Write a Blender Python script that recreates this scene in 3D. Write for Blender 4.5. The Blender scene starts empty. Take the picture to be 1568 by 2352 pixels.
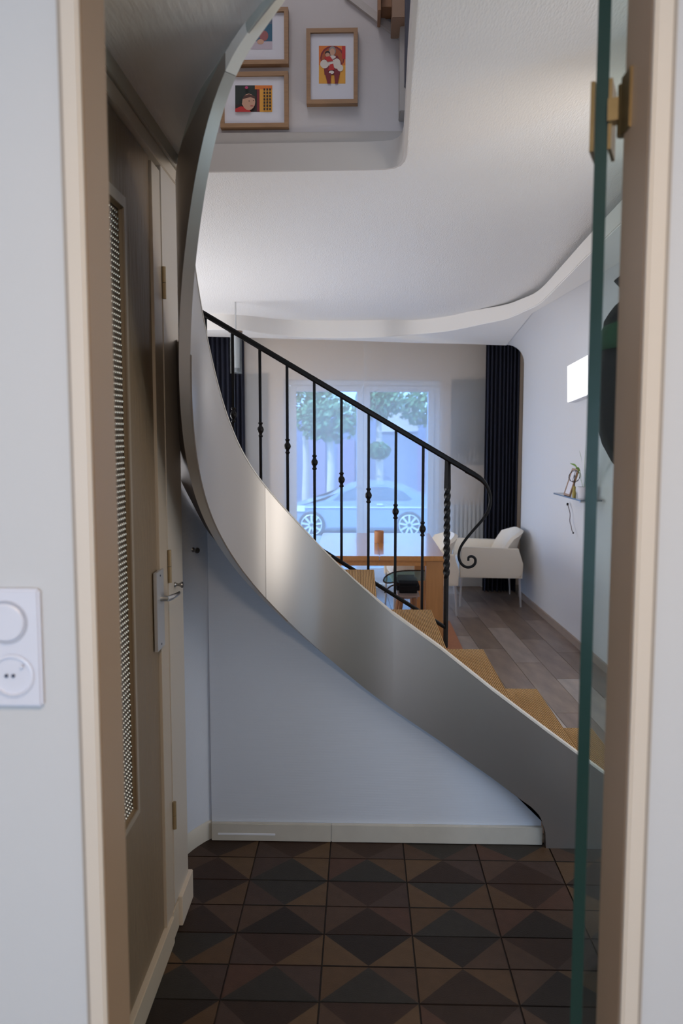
import bpy, bmesh, math, random
from mathutils import Vector, Matrix
random.seed(7)
C = bpy.context.scene
COL = C.collection
# ---------------------------------------------------------------- camera
F, CX, CY = 1705.0, 784.0, 1135.0
PIT, YAW = math.atan(145 / 1705.0), math.radians(1.48)
FW = Vector((-math.sin(YAW) * math.cos(PIT), math.cos(YAW) * math.cos(PIT), -math.sin(PIT)))
RT = Vector((math.cos(YAW), math.sin(YAW), 0))
UP = RT.cross(FW)
EYE = Vector((0, 0, 1.6))
cam = bpy.data.cameras.new('camera'); co = bpy.data.objects.new('camera', cam); COL.objects.link(co)
m = Matrix((RT, UP, -FW)).transposed().to_4x4(); m.translation = EYE; co.matrix_world = m
cam.sensor_fit = 'VERTICAL'; cam.sensor_height = 36; cam.sensor_width = 24
cam.lens = 36 * F / 2352; cam.shift_y = -(1176 - CY) / 2352
cam.clip_start = .05
cam.dof.use_dof = True; cam.dof.focus_distance = 2.95; cam.dof.aperture_fstop = 3.6
C.camera = co
# ---------------------------------------------------------------- light
C.view_settings.view_transform = 'Standard'; C.view_settings.look = 'None'
C.view_settings.gamma = 1; C.view_settings.use_curve_mapping = False
C.view_settings.exposure = 0.42
C.cycles.use_denoising = True
C.cycles.max_bounces = 10; C.cycles.diffuse_bounces = 6; C.cycles.transparent_max_bounces = 16
C.cycles.caustics_reflective = False; C.cycles.caustics_refractive = False
w = bpy.data.worlds.new('sky'); C.world = w; w.use_nodes = True
wb = w.node_tree.nodes['Background']; wb.inputs[0].default_value = (.50, .72, 1.0, 1); wb.inputs[1].default_value = 3.4
def area(name, loc, direction, sx, sy, power, col):
    l = bpy.data.lights.new(name, 'AREA'); l.shape = 'RECTANGLE'; l.size = sx; l.size_y = sy
    l.energy = power; l.color = col
    o = bpy.data.objects.new(name, l); COL.objects.link(o); o.location = loc
    o.rotation_euler = Vector(direction).to_track_quat('-Z', 'Y').to_euler()
    return o
sun = bpy.data.lights.new('sun', 'SUN'); sun.energy = 5; sun.angle = .01; sun.color = (1, .93, .82)
so = bpy.data.objects.new('sun', sun); COL.objects.link(so)
so.rotation_euler = Vector((.65, .5, -1.0)).to_track_quat('-Z', 'Y').to_euler()
area('living_left_fill', (-2.62, 5.1, 1.4), (1, 0, .5), 2.2, 1.7, 76, (.96, .96, 1.0))  # added unseen fill for the living room, tilted up to brighten its ceiling
area('daylight_entrance', (2.35, 1.9, 1.5), (-1, -.02, .10), 1.3, 1.9, 19, (1.0, .92, .84))
area('daylight_kitchen_window', (-.40, -1.72, 1.30), (.12, 1, 0), 1.3, 1.2, 28, (.53, .73, 1.0))
area('kitchen_ceiling_lamp', (.15, -.3, 2.52), (0, 0, -1), .35, .35, 17, (1.0, .76, .52))
area('hall_ceiling_fill', (.95, 2.32, 1.9), (-1, -.3, .8), .3, .3, 2.4, (1.0, .88, .74))  # added fill without a lamp body, lifts the hall ceiling and stringer
area('landing_fill', (-.5, 1.9, 4.6), (0, .25, -1), .8, .8, 7, (.95, .92, .95))  # added weak fill so the upstairs wall is lit
# ---------------------------------------------------------------- helpers
def at(px, py, X=None, Y=None, Z=None):
    d = FW + RT * ((px - CX) / F) - UP * ((py - CY) / F)
    t = X / d.x if X is not None else Y / d.y if Y is not None else (Z - 1.6) / d.z
    return EYE + d * t
MATS = {}
def mat(name, col, rough=.6, metal=0, var=0.0, bump=0, bscale=60, kind=None, spec=.5, emit=0, coat=0, stretch=(1, 1, 1), vscale=3, trans=0):
    if name in MATS: return MATS[name]
    m = bpy.data.materials.new(name); m.use_nodes = True; MATS[name] = m
    nt = m.node_tree; N = nt.nodes; L = nt.links; b = N['Principled BSDF']
    b.inputs['Base Color'].default_value = (*col, 1); b.inputs['Roughness'].default_value = rough
    b.inputs['Metallic'].default_value = metal; b.inputs['Specular IOR Level'].default_value = spec
    b.inputs['Coat Weight'].default_value = coat; b.inputs['Transmission Weight'].default_value = trans
    if emit: b.inputs['Emission Color'].default_value = (*col, 1); b.inputs['Emission Strength'].default_value = emit
    tc = N.new('ShaderNodeTexCoord'); mp = N.new('ShaderNodeMapping'); mp.inputs['Scale'].default_value = stretch
    L.new(tc.outputs['Object'], mp.inputs['Vector'])
    if var:
        n = N.new('ShaderNodeTexNoise'); n.inputs['Scale'].default_value = vscale; n.inputs['Detail'].default_value = 6
        L.new(mp.outputs[0], n.inputs['Vector'])
        mx = N.new('ShaderNodeMix'); mx.data_type = 'RGBA'
        mx.inputs[6].default_value = (*[max(0, c * (1 - var)) for c in col], 1)
        mx.inputs[7].default_value = (*[min(1, c * (1 + var)) for c in col], 1)
        L.new(n.outputs['Fac'], mx.inputs[0]); L.new(mx.outputs[2], b.inputs['Base Color'])
    if bump:
        if kind == 'rib':
            n = N.new('ShaderNodeTexWave'); n.inputs['Scale'].default_value = bscale; n.inputs['Distortion'].default_value = .6
            n.inputs['Detail'].default_value = 1
        elif kind == 'cell':
            n = N.new('ShaderNodeTexVoronoi'); n.inputs['Scale'].default_value = bscale
        else:
            n = N.new('ShaderNodeTexNoise'); n.inputs['Scale'].default_value = bscale; n.inputs['Detail'].default_value = 4
        L.new(mp.outputs[0], n.inputs['Vector'])
        bp = N.new('ShaderNodeBump'); bp.inputs['Strength'].default_value = bump; bp.inputs['Distance'].default_value = .004
        L.new(n.outputs[0], bp.inputs['Height']); L.new(bp.outputs[0], b.inputs['Normal'])
    return m
def glass_mat(name, tint, rough=.03, ior=1.45, extra=.0):
    m = bpy.data.materials.new(name); m.use_nodes = True; nt = m.node_tree; N = nt.nodes; L = nt.links
    N.clear(); o = N.new('ShaderNodeOutputMaterial'); mx = N.new('ShaderNodeMixShader')
    t = N.new('ShaderNodeBsdfTransparent'); t.inputs[0].default_value = (*tint, 1)
    g = N.new('ShaderNodeBsdfGlossy'); g.inputs['Roughness'].default_value = rough
    lw = N.new('ShaderNodeLayerWeight'); lw.inputs[0].default_value = .5      # same on both faces of the pane
    pw_ = N.new('ShaderNodeMath'); pw_.operation = 'POWER'; pw_.inputs[1].default_value = 4.5
    f = N.new('ShaderNodeMath'); f.operation = 'MULTIPLY_ADD'; f.inputs[1].default_value = .14; f.inputs[2].default_value = (ior - 1) ** 2 / (ior + 1) ** 2
    L.new(lw.outputs['Facing'], pw_.inputs[0]); L.new(pw_.outputs[0], f.inputs[0])
    L.new(f.outputs[0], mx.inputs[0]); L.new(t.outputs[0], mx.inputs[1]); L.new(g.outputs[0], mx.inputs[2])
    if extra:
        d = N.new('ShaderNodeBsdfDiffuse'); d.inputs[0].default_value = (.5, .55, .55, 1)
        m2 = N.new('ShaderNodeMixShader'); m2.inputs[0].default_value = extra
        L.new(mx.outputs[0], m2.inputs[1]); L.new(d.outputs[0], m2.inputs[2]); L.new(m2.outputs[0], o.inputs[0])
    else: L.new(mx.outputs[0], o.inputs[0])
    return m
def sheer_mat(name, col, alpha):
    m = bpy.data.materials.new(name); m.use_nodes = True; nt = m.node_tree; N = nt.nodes; L = nt.links
    N.clear(); o = N.new('ShaderNodeOutputMaterial')
    t = N.new('ShaderNodeBsdfTransparent'); d = N.new('ShaderNodeBsdfDiffuse'); r = N.new('ShaderNodeBsdfTranslucent')
    d.inputs[0].default_value = (*col, 1); r.inputs[0].default_value = (*col, 1)
    a = N.new('ShaderNodeMixShader'); a.inputs[0].default_value = .45; L.new(d.outputs[0], a.inputs[1]); L.new(r.outputs[0], a.inputs[2])
    b = N.new('ShaderNodeMixShader'); b.inputs[0].default_value = alpha; L.new(t.outputs[0], b.inputs[1]); L.new(a.outputs[0], b.inputs[2])
    L.new(b.outputs[0], o.inputs[0]); return m
def link(name, bm, mats, parent=None, smooth=False, recalc=True):
    if recalc: bmesh.ops.recalc_face_normals(bm, faces=bm.faces)
    me = bpy.data.meshes.new(name); bm.to_mesh(me); bm.free()
    for x in (mats if isinstance(mats, (list, tuple)) else [mats]): me.materials.append(x)
    if smooth:
        for p in me.polygons: p.use_smooth = True
        if smooth != 'all':
            me.set_sharp_from_angle(angle=math.radians(35))
    o = bpy.data.objects.new(name, me); COL.objects.link(o)
    if parent:
        o.parent = parent   # mesh data is in world units: undo only a root Empty's own offset
        if parent.data is None and parent.parent is None: o.matrix_parent_inverse = Matrix.Translation(-parent.location)
    return o
def empty(name, loc=(0, 0, 0)):
    o = bpy.data.objects.new(name, None); COL.objects.link(o); o.location = loc; o.empty_display_size = .1; return o
def tag(o, label=None, cat=None, group=None, kind=None):
    if label: o['label'] = label
    if cat: o['category'] = cat
    if group: o['group'] = group
    if kind: o['kind'] = kind
    return o
def S(o, label=None):
    o['kind'] = 'structure'
    if label: o['label'] = label
    return o
def box(bm, x0, x1, y0, y1, z0, z1, M=None, mi=0):
    v = [bm.verts.new(p) for p in ((x0, y0, z0), (x1, y0, z0), (x1, y1, z0), (x0, y1, z0), (x0, y0, z1), (x1, y0, z1), (x1, y1, z1), (x0, y1, z1))]
    if M:
        for q in v: q.co = M @ q.co
    fs = []
    for f in ((0, 3, 2, 1), (4, 5, 6, 7), (0, 1, 5, 4), (1, 2, 6, 5), (2, 3, 7, 6), (3, 0, 4, 7)):
        a = bm.faces.new([v[i] for i in f]); a.material_index = mi; fs.append(a)
    return v
def boxm(*a, bev=0, **k):
    bm = bmesh.new(); box(bm, *a, **k)
    if bev: bmesh.ops.bevel(bm, geom=bm.edges[:], offset=bev, segments=2, affect='EDGES', clamp_overlap=True)
    return bm
def prism(pts, z0, z1, axis='z'):
    """extrude a 2-D outline; axis z: (x,y); y: (x,z) along y; x: (y,z) along x"""
    bm = bmesh.new()
    P = {'z': lambda a, b, c: (a, b, c), 'y': lambda a, b, c: (a, c, b), 'x': lambda a, b, c: (c, a, b)}[axis]
    lo = [bm.verts.new(P(a, b, z0)) for a, b in pts]; hi = [bm.verts.new(P(a, b, z1)) for a, b in pts]
    f1 = bm.faces.new(lo[::-1]); f2 = bm.faces.new(hi)
    n = len(pts)
    for i in range(n): bm.faces.new((lo[i], lo[(i + 1) % n], hi[(i + 1) % n], hi[i]))
    if n > 4: bmesh.ops.triangulate(bm, faces=[f1, f2])
    return bm
def tube(bm, pts, r, n=10, caps=True, flat=1.0, mi=0):
    pts = [Vector(p) for p in pts]; rings = []; R = r if isinstance(r, (list, tuple)) else [r] * len(pts)
    ref = None
    for i, p in enumerate(pts):
        d = (pts[min(i + 1, len(pts) - 1)] - pts[max(i - 1, 0)]).normalized()
        if ref is None:
            ref = Vector((0, 0, 1)) if abs(d.z) < .9 else Vector((0, 1, 0))
        u = (ref - d * ref.dot(d)).normalized(); ref = u; v = d.cross(u)
        rings.append([bm.verts.new(p + (u * math.cos(2 * math.pi * k / n) + v * math.sin(2 * math.pi * k / n) * flat) * R[i]) for k in range(n)])
    for a, b in zip(rings, rings[1:]):
        for k in range(n):
            f = bm.faces.new((a[k], a[(k + 1) % n], b[(k + 1) % n], b[k])); f.material_index = mi
    if caps:
        bm.faces.new(rings[0][::-1]).material_index = mi; bm.faces.new(rings[-1]).material_index = mi
def tubem(*a, **k):
    bm = bmesh.new(); tube(bm, *a, **k); return bm
def lathe(prof, loc=(0, 0, 0), n=20, M=None):
    """prof: (r,z) list around z"""
    bm = bmesh.new(); rings = []
    for r, z in prof:
        if r < 1e-5: rings.append([bm.verts.new((0, 0, z))])
        else: rings.append([bm.verts.new((r * math.cos(2 * math.pi * k / n), r * math.sin(2 * math.pi * k / n), z)) for k in range(n)])
    for a, b in zip(rings, rings[1:]):
        for k in range(n):
            q = [a[k % len(a)], a[(k + 1) % len(a)], b[(k + 1) % len(b)], b[k % len(b)]]
            u = []
            for x in q:
                if x not in u: u.append(x)
            if len(u) > 2: bm.faces.new(u)
    X = Matrix.Translation(loc) @ (M or Matrix())
    bmesh.ops.transform(bm, matrix=X, verts=bm.verts); return bm
def strip(curves, closed=False, thick=0, nrm=None):
    """surface through a list of equal-length curves; thick gives it depth along nrm(i)"""
    bm = bmesh.new(); V = [[bm.verts.new(p) for p in c] for c in curves]
    for a, b in zip(V, V[1:]):
        for i in range(len(a) - 1): bm.faces.new((a[i], a[i + 1], b[i + 1], b[i]))
    return bm
def solid(o, t, off=0):
    md = o.modifiers.new('thickness', 'SOLIDIFY'); md.thickness = t; md.offset = off
    es = o.modifiers.new('crisp_rims', 'EDGE_SPLIT'); es.split_angle = math.radians(62); return o
def cr(pts, n=8):
    """Catmull-Rom through points"""
    P = [Vector(p) for p in pts]; P = [2 * P[0] - P[1]] + P + [2 * P[-1] - P[-2]]; out = []
    for i in range(1, len(P) - 2):
        a, b, c, d = P[i - 1:i + 3]
        for k in range(n):
            t = k / n
            out.append(.5 * ((2 * b) + (c - a) * t + (2 * a - 5 * b + 4 * c - d) * t * t + (3 * b - a - 3 * c + d) * t ** 3))
    out.append(P[-2]); return out
def resample(P, n):
    L_ = [0]
    for a, b in zip(P, P[1:]): L_.append(L_[-1] + (b - a).length)
    out = []
    for i in range(n):
        s = L_[-1] * i / (n - 1)
        for k in range(len(P) - 1):
            if L_[k + 1] >= s - 1e-9: break
        t_ = (s - L_[k]) / max(1e-9, L_[k + 1] - L_[k]); out.append(P[k].lerp(P[k + 1], t_))
    return out
def lerp_table(tab, x):
    if x <= tab[0][0]: a, b = tab[0], tab[1]
    elif x >= tab[-1][0]: a, b = tab[-2], tab[-1]
    else:
        for a, b in zip(tab, tab[1:]):
            if a[0] <= x <= b[0]: break
    return a[1] + (b[1] - a[1]) * (x - a[0]) / (b[0] - a[0])
def rot(axis, deg): return Matrix.Rotation(math.radians(deg), 4, axis)
def T(*v): return Matrix.Translation(v)
# ---------------------------------------------------------------- materials
white_wall = mat('painted_wall', (.74, .74, .74), .75, bump=.25, bscale=90, var=.02)
ribbed_wall = mat('ribbed_wallpaper', (.58, .63, .72), .55, bump=.12, bscale=70, kind='rib', stretch=(.02, .02, 1))
for n_ in ribbed_wall.node_tree.nodes:
    if n_.type == 'TEX_WAVE': n_.bands_direction = 'Z'
ceil_mat = mat('woven_ceiling_paper', (.82, .81, .795), .5, bump=.4, bscale=170, kind='cell', stretch=(1, .35, 1))
soffit_paper = mat('brushed_ceiling_paper', (.84, .79, .75), .55, bump=.7, bscale=150, stretch=(.45, .08, 1))
smooth_white = mat('smooth_plaster', (.86, .85, .83), .6)
beige_paint = mat('beige_gloss_paint', (.57, .48, .37), .38, var=.04)
brown_paint = mat('warm_taupe_paint', (.35, .24, .16), .42, var=.05, vscale=1.2)
casing_paint = mat('casing_paint', (.66, .57, .47), .4, var=.03)
kitchen_wall = mat('kitchen_wall_paint', (.60, .59, .58), .8, bump=.05, bscale=20)
skirt_paint = mat('worn_skirting_paint', (.50, .48, .43), .45, var=.14, vscale=9)
stringer_mat = mat('grey_lacquered_stringer', (.50, .48, .46), .30, metal=.85, var=.05, vscale=2.2, spec=.55)
cap_mat = mat('pale_edge_band', (.72, .68, .62), .4, var=.12, vscale=14)
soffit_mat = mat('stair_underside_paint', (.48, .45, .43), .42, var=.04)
green_trim = mat('pale_green_lip', (.50, .53, .49), .5, var=.1, vscale=8)
sisal = mat('sisal_carpet', (.66, .40, .17), .95, bump=1.0, bscale=44, kind='rib', var=.22, vscale=160)
for n_ in sisal.node_tree.nodes:
    if n_.type == 'TEX_WAVE': n_.bands_direction = 'X'; n_.inputs['Distortion'].default_value = 1.2
def sisal_colour():
    nt = sisal.node_tree; N = nt.nodes; L = nt.links
    wv = [n for n in N if n.type == 'TEX_WAVE'][0]; b = N['Principled BSDF']
    src = b.inputs['Base Color'].links[0].from_socket
    mx = N.new('ShaderNodeMix'); mx.data_type = 'RGBA'; mx.blend_type = 'MULTIPLY'; mx.inputs[0].default_value = 1
    rp = N.new('ShaderNodeValToRGB'); rp.color_ramp.elements[0].color = (.33, .26, .17, 1); rp.color_ramp.elements[1].color = (1, 1, 1, 1)
    rp.color_ramp.elements[0].position = .1; rp.color_ramp.elements[1].position = .55
    L.new(wv.outputs[1], rp.inputs[0]); L.new(src, mx.inputs[6]); L.new(rp.outputs[0], mx.inputs[7]); L.new(mx.outputs[2], b.inputs['Base Color'])
sisal_colour()
iron = mat('black_wrought_iron', (.004, .004, .005), .42, metal=.0, bump=.1, bscale=80, spec=.2)
chrome = mat('brushed_steel', (.52, .52, .52), .28, metal=1)
dull_steel = mat('pewter_knob', (.30, .29, .28), .3, metal=1)
alu = mat('anodised_aluminium_plate', (.62, .62, .64), .42, metal=.75)
brass = mat('aged_brass', (.20, .14, .065), .38, metal=.9, var=.25, vscale=30)
hinge_brass = mat('painted_hinge', (.30, .22, .12), .4, metal=.3)
oak = mat('oak_frame_wood', (.36, .21, .11), .5, var=.25, stretch=(1, 1, 12), vscale=14)
table_wood = mat('honey_beech', (.50, .22, .07), .22, var=.22, stretch=(12, 1, 12), vscale=4, coat=.6)
leg_wood = mat('honey_beech_leg', (.40, .18, .06), .35, var=.22, stretch=(12, 12, 1), vscale=4, coat=.2)
cream = mat('cream_leather', (.85, .77, .65), .45, bump=.1, bscale=60)
navy = mat('navy_curtain', (.007, .009, .022), .9, bump=.2, bscale=200)
black_cloth = mat('black_cloth', (.006, .007, .012), .9, bump=.2, bscale=160)
green_cloth = mat('green_band_cloth', (.010, .085, .035), .85)
paper = mat('white_mat_board', (.74, .74, .80), .8)
plastic = mat('white_plastic', (.70, .70, .76), .35)
dark_hole = mat('dark_hole', (.03, .04, .08), .6)
grout = mat('dark_grout', (.018, .013, .011), .75, var=.2, vscale=30)
rug_mat = mat('terracotta_rug', (.42, .17, .08), .95, bump=.5, bscale=120, var=.15, vscale=40)
upvc = mat('white_upvc', (.78, .82, .88), .35)
rad_mat = mat('white_enamel', (.62, .62, .62), .4)
# ---------------------------------------------------------------- near doorway (kitchen side)
XL, XR, Y1, Y2 = -.362, .3677, 1.0, 1.092
KH = 2.42
bm = prism([(-2.0, 0), (XL - .022, 0), (XL - .022, KH), (-2.0, KH)], Y1, Y2 - .006, 'y'); S(link('wall_front', bm, kitchen_wall), 'white wall left of the doorway, carrying the socket plate')
bm = prism([(XR + .020, 0), (2.0, 0), (2.0, KH), (XR + .020, KH)], Y1, Y2 - .006, 'y'); S(link('wall_front', bm, kitchen_wall), 'white wall at the right edge beyond the door casing')
bm = prism([(-2.0, KH), (2.0, KH), (2.0, 2.62), (-2.0, 2.62)], Y1, Y2, 'y'); S(link('wall_front', bm, kitchen_wall), 'wall above the doorway')
def jamb(name, side, label):
    t = S(empty(name, (XL if side < 0 else XR, Y1, 0)), label)
    s = side; x = XL if s < 0 else XR
    lo, hi = sorted((x, x + s * .022))
    link('jamb_lining', boxm(lo, hi, Y1 - .003, Y2, 0, KH, bev=.002), brown_paint, t)
    a, b = sorted((x + s * .0, x + s * .0235))
    link('casing', boxm(a, b, Y1 - .015, Y1 - .003, 0, KH, bev=.003), casing_paint, t)
    a, b = sorted((x + s * .0265, x + s * .031))
    link('groove_shade_strip', boxm(a, b, Y1 - .006, Y1 + .001, 0, KH, bev=.001), mat('casing_groove_shade', (.42, .36, .30), .5), t)  # dark strip painted in for the shadow gap between casing and wall
    a, b = sorted((x + s * .034, x + s * .070))
    return t
jamb('trim_1', -1, 'left side of the doorway lined with taupe paint')
jamb('trim_2', 1, 'right side of the doorway lined with taupe paint')
# door stop rebate on the right jamb
S(link('trim_3', boxm(XL, XR, Y1 - .003, Y2, KH - .02, KH), brown_paint), 'head of the near doorway')
# kitchen shell behind the camera
S(link('wall_back', boxm(-2.0, 2.0, -1.9, -1.8, 0, 2.62), kitchen_wall), 'kitchen wall behind the camera')
S(link('wall_left', boxm(-2.05, -2.0, -1.9, Y1, 0, 2.62), kitchen_wall), 'kitchen wall on the left, outside the view')
S(link('wall_right', boxm(2.0, 2.05, -1.9, Y1, 0, 2.62), kitchen_wall), 'kitchen wall on the right, outside the view')
S(link('ceiling', boxm(-2.0, 2.0, -1.9, Y1, 2.62, 2.66), smooth_white), 'kitchen ceiling')
S(link('floor', boxm(-2.0, 2.0, -1.9, Y2 + .0, -.05, -.001), mat('kitchen_floor', (.35, .30, .26), .5)), 'kitchen floor')
# socket and switch plate
t = empty('socket_plate', (-.482, Y1, 1.30)); tag(t, 'white double plate with a socket below a round switch, left wall', 'socket')
px0, px1, pz0, pz1 = -.526, -.4405, 1.218, 1.384
link('plate', boxm(px0, px1, Y1 - .010, Y1, pz0, pz1, bev=.003), plastic, t)
RX = rot('X', 90)
sw = link('switch_disc', lathe([(0, .0045), (.0245, .0045), (.0265, .003), (.0265, -.002)], (-.487, Y1 - .010, 1.338), 32, RX), plastic, t, True)
link('switch_ring', lathe([(.0275, .0015), (.030, .0025), (.0305, 0), (.0275, 0), (.0275, .0015)], (-.487, Y1 - .0098, 1.338), 40, RX), mat('switch_ring_grey', (.52, .52, .56), .5), t, True)  # slightly greyer ring round the switch disc
so_ = link('socket_well', lathe([(.030, .002), (.0265, .003), (.0255, -.001), (0, -.001)], (-.480, Y1 - .0105, 1.263), 40, RX), plastic, t, True)
for dx in (-.0095, .0):
    link('pin_hole', lathe([(0, .0), (.0025, 0), (.0025, -.001)], (-.479 + dx, Y1 - .0125, 1.263), 12, RX), dark_hole, t)
link('earth_pin', lathe([(0, .004), (.0022, .0032), (.0026, 0)], (-.466, Y1 - .0125, 1.277), 12, RX), plastic, t, True)
# ---------------------------------------------------------------- hall left side (plane X = -.585)
WX = -.585
HC = 2.46
S(link('wall_left', boxm(-.80, WX - .035, Y2, 2.40, 0, HC), mat('hall_left_core', (.30, .26, .21), .6)), 'wall core behind the hall doors')
S(link('wall_left', boxm(-.80, WX, Y2, 1.32, 0, HC), beige_paint), 'short beige wall hidden behind the left jamb')
# door_1 with beaded glass
leaf_mat = mat('brushed_taupe_door', (.225, .160, .100), .5, bump=.6, bscale=90, stretch=(1, .9, .12), var=.12, vscale=8)
leaf_stile = mat('cream_door_edge', (.50, .42, .33), .4, var=.04)
d1 = S(empty('door_1', (WX, 1.34, 0)), 'taupe hall door with a tall beaded glass panel and steel lever')
dY0, dY1 = 1.33, at(357, 800, X=WX).y
gY = at(302, 900, X=WX).y; gi = at(283, 900, X=WX - .022).y
gz1 = at(302, 487, X=WX).z; gz0 = at(327, 1857, X=WX).z
dz1 = 2.365; dz0 = .09
DX = WX - .010
bm = bmesh.new()
box(bm, DX - .03, DX, gY, dY1, dz0, dz1)
box(bm, DX - .03, DX, dY0, dY0 + .12, dz0, dz1)
box(bm, DX - .03, DX, dY0 + .12, gY, gz1, dz1)
box(bm, DX - .03, DX, dY0 + .12, gY, dz0, gz0)
link('door_leaf', bm, leaf_mat, d1)
bm = bmesh.new()   # glazing bead: raised border then sloping reveal
box(bm, DX - .001, DX + .003, gY - .004, gY + .012, gz0 - .012, gz1 + .028)
box(bm, DX - .001, DX + .003, dY0 + .12, gY - .004, gz1, gz1 + .028)
box(bm, DX - .001, DX + .003, dY0 + .12, gY - .004, gz0 - .012, gz0 + .004)
link('glazing_bead', bm, mat('bead_paint', (.34, .27, .20), .4), d1)
bm = bmesh.new()
for q in ([(DX, gY, gz0), (DX, gY, gz1), (DX - .012, gY - .003, gz1), (DX - .012, gY - .003, gz0)],
          [(DX, gY, gz0), (DX, dY0, gz0), (DX - .012, dY0, gz0 + .004), (DX - .012, gY, gz0 + .004)],
          [(DX, gY, gz1), (DX, dY0, gz1), (DX - .012, dY0, gz1 - .004), (DX - .012, gY, gz1 - .004)]):
    bm.faces.new([bm.verts.new(p) for p in q])
solid(link('glazing_reveal', bm, mat('reveal_paint', (.27, .19, .11), .45), d1), .002, -1)
gp = link('glass_pane', boxm(DX - .020, DX - .013, dY0 + .12, gY + .004, gz0 - .005, gz1 + .005), mat('smoky_beaded_glass', (.10, .085, .07), .12, spec=.8), d1)
bm = bmesh.new(); sp = .0142; r = .0052
nz = int((gz1 - gz0) / sp)
for j in range(nz):
    for i in range(26):
        y = gY - .012 - i * sp * .98 + (0 if j % 2 else sp * .49); z = gz0 + .008 + j * sp
        if y < 1.6 or z > gz1 - .006: continue
        top = bm.verts.new((DX - .013 + r * .8, y, z))
        rg = [bm.verts.new((DX - .013 + .0003, y + r * math.cos(a * math.pi / 3), z + r * math.sin(a * math.pi / 3))) for a in range(6)]
        md = [bm.verts.new((DX - .013 + r * .55, y + r * .66 * math.cos(a * math.pi / 3), z + r * .66 * math.sin(a * math.pi / 3))) for a in range(6)]
        for a in range(6):
            b_ = (a + 1) % 6
            bm.faces.new((rg[a], rg[b_], md[b_], md[a])); bm.faces.new((md[a], md[b_], top))
bd = link('glass_beads', bm, mat('glass_bead', (.62, .56, .48), .10, metal=.75, spec=1), d1, 'all'); bd['kind'] = 'stuff'
# cream stile carrying the lever
sY1 = at(376, 800, X=WX).y
link('door_edge', boxm(WX - .03, WX - .002, dY1 + .003, sY1 - .0015, dz0 - .02, dz1 - .01, bev=.001), leaf_stile, d1)
# escutcheon plate, lever
pz1_ = at(366, 1310, X=WX).z; pz0_ = at(368, 1490, X=WX).z
pY0, pY1 = at(358, 1400, X=WX).y, at(374.5, 1400, X=WX).y
pl = link('escutcheon', boxm(WX - .006, WX + .004, pY0, pY1, pz0_, pz1_, bev=.0012), alu, d1)
for z in (pz0_ + .014, pz1_ - .014):
    link('screw', lathe([(0, .001), (.003, .001), (.003, -.001)], (WX + .004, (pY0 + pY1) / 2, z), 10, rot('Y', 90)), dark_hole, pl)
hz = at(372, 1370, X=WX).z
hy = (pY0 + pY1) / 2 + .004
bm = bmesh.new()
tube(bm, [(WX + .004, hy, hz), (WX + .026, hy, hz)], [.0095, .0078], 14)
tube(bm, [(WX + .024, hy - .006, hz), (WX + .031, hy + .012, hz), (WX + .036, hy + .05, hz - .001), (WX + .036, hy + .088, hz - .003)], [.008, .009, .007, .0058], 12, flat=.62)
link('door_lever', bm, chrome, d1, True)
# narrow cupboard door with three hinges and a knob
d2 = S(empty('door_2', (WX, sY1, 0)), 'narrow cream cupboard door with three hinges beside the taupe door')
eY = at(412, 900, X=WX).y
link('door_leaf', boxm(WX - .03, WX, sY1 + .0015, eY, .10, 2.375, bev=.0015), mat('cream_cupboard_paint', (.55, .49, .42), .42, var=.03), d2)
for (a, b) in ((617, 694), (1268, 1340), (1880, 1932)):
    z1_, z0_ = at(378, a, X=WX).z, at(385, b, X=WX).z
    h = tubem([(WX + .004, sY1 + .002, z0_), (WX + .004, sY1 + .002, (z0_ + z1_) / 2 - .0006)], .0062, 12)
    tube(h, [(WX + .004, sY1 + .002, (z0_ + z1_) / 2 + .0006), (WX + .004, sY1 + .002, z1_)], .0062, 12)
    link('hinge', h, hinge_brass, d2, True)
def knob(parent, p, direction, s=1.0):
    q = Vector(direction).to_track_quat('Z', 'Y').to_matrix().to_4x4()
    link('knob', lathe([(0, 0), (.0085 * s, 0), (.0085 * s, .002), (.0045 * s, .006), (.0042 * s, .014 * s), (.0085 * s, .020 * s), (.0105 * s, .024 * s), (.0095 * s, .028 * s), (0, .029 * s)], p, 20, q), dull_steel, parent, True)
kp = at(401, 1343, X=WX); knob(d2, (WX, kp.y, kp.z), (1, 0, 0), .95)
# door head and top rails of the left wall
t = S(empty('trim_4', (WX, 1.3, 2.37)), 'beige rails running above the hall doors up to the ceiling')
link('lower_rail', boxm(WX - .03, WX + .004, Y2, 2.44, 2.372, 2.415, bev=.002), beige_paint, t)
link('upper_rail', boxm(WX - .03, WX + .012, Y2, 2.50, 2.417, 2.465, bev=.002), mat('beige_rail_paint', (.50, .46, .38), .42, var=.06), t)
link('rail_end_block', boxm(WX - .03, WX + .006, 2.44, 2.505, 2.30, 2.417, bev=.002), beige_paint, t)
# skirting on the left
t = S(empty('baseboard_left', (WX, 1.3, 0)), 'cream skirting along the foot of the hall doors')
link('board', boxm(WX - .02, WX + .006, Y2, at(397, 2142, X=WX).y, 0, .088, bev=.002), beige_paint, t)
link('board', boxm(WX - .02, WX + .001, at(399, 2142, X=WX).y, at(411, 2142, X=WX).y, 0, .092, bev=.002), beige_paint, t)
link('board', boxm(WX - .02, WX + .012, at(411, 2100, X=WX).y, eY + .018, 0, .10, bev=.002), casing_paint, t)
S(link('wall_left', boxm(-.80, WX - .006, eY - .02, eY + .004, 0, 2.44, bev=.001), beige_paint), 'end of the left wall beside the narrow door')
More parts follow.
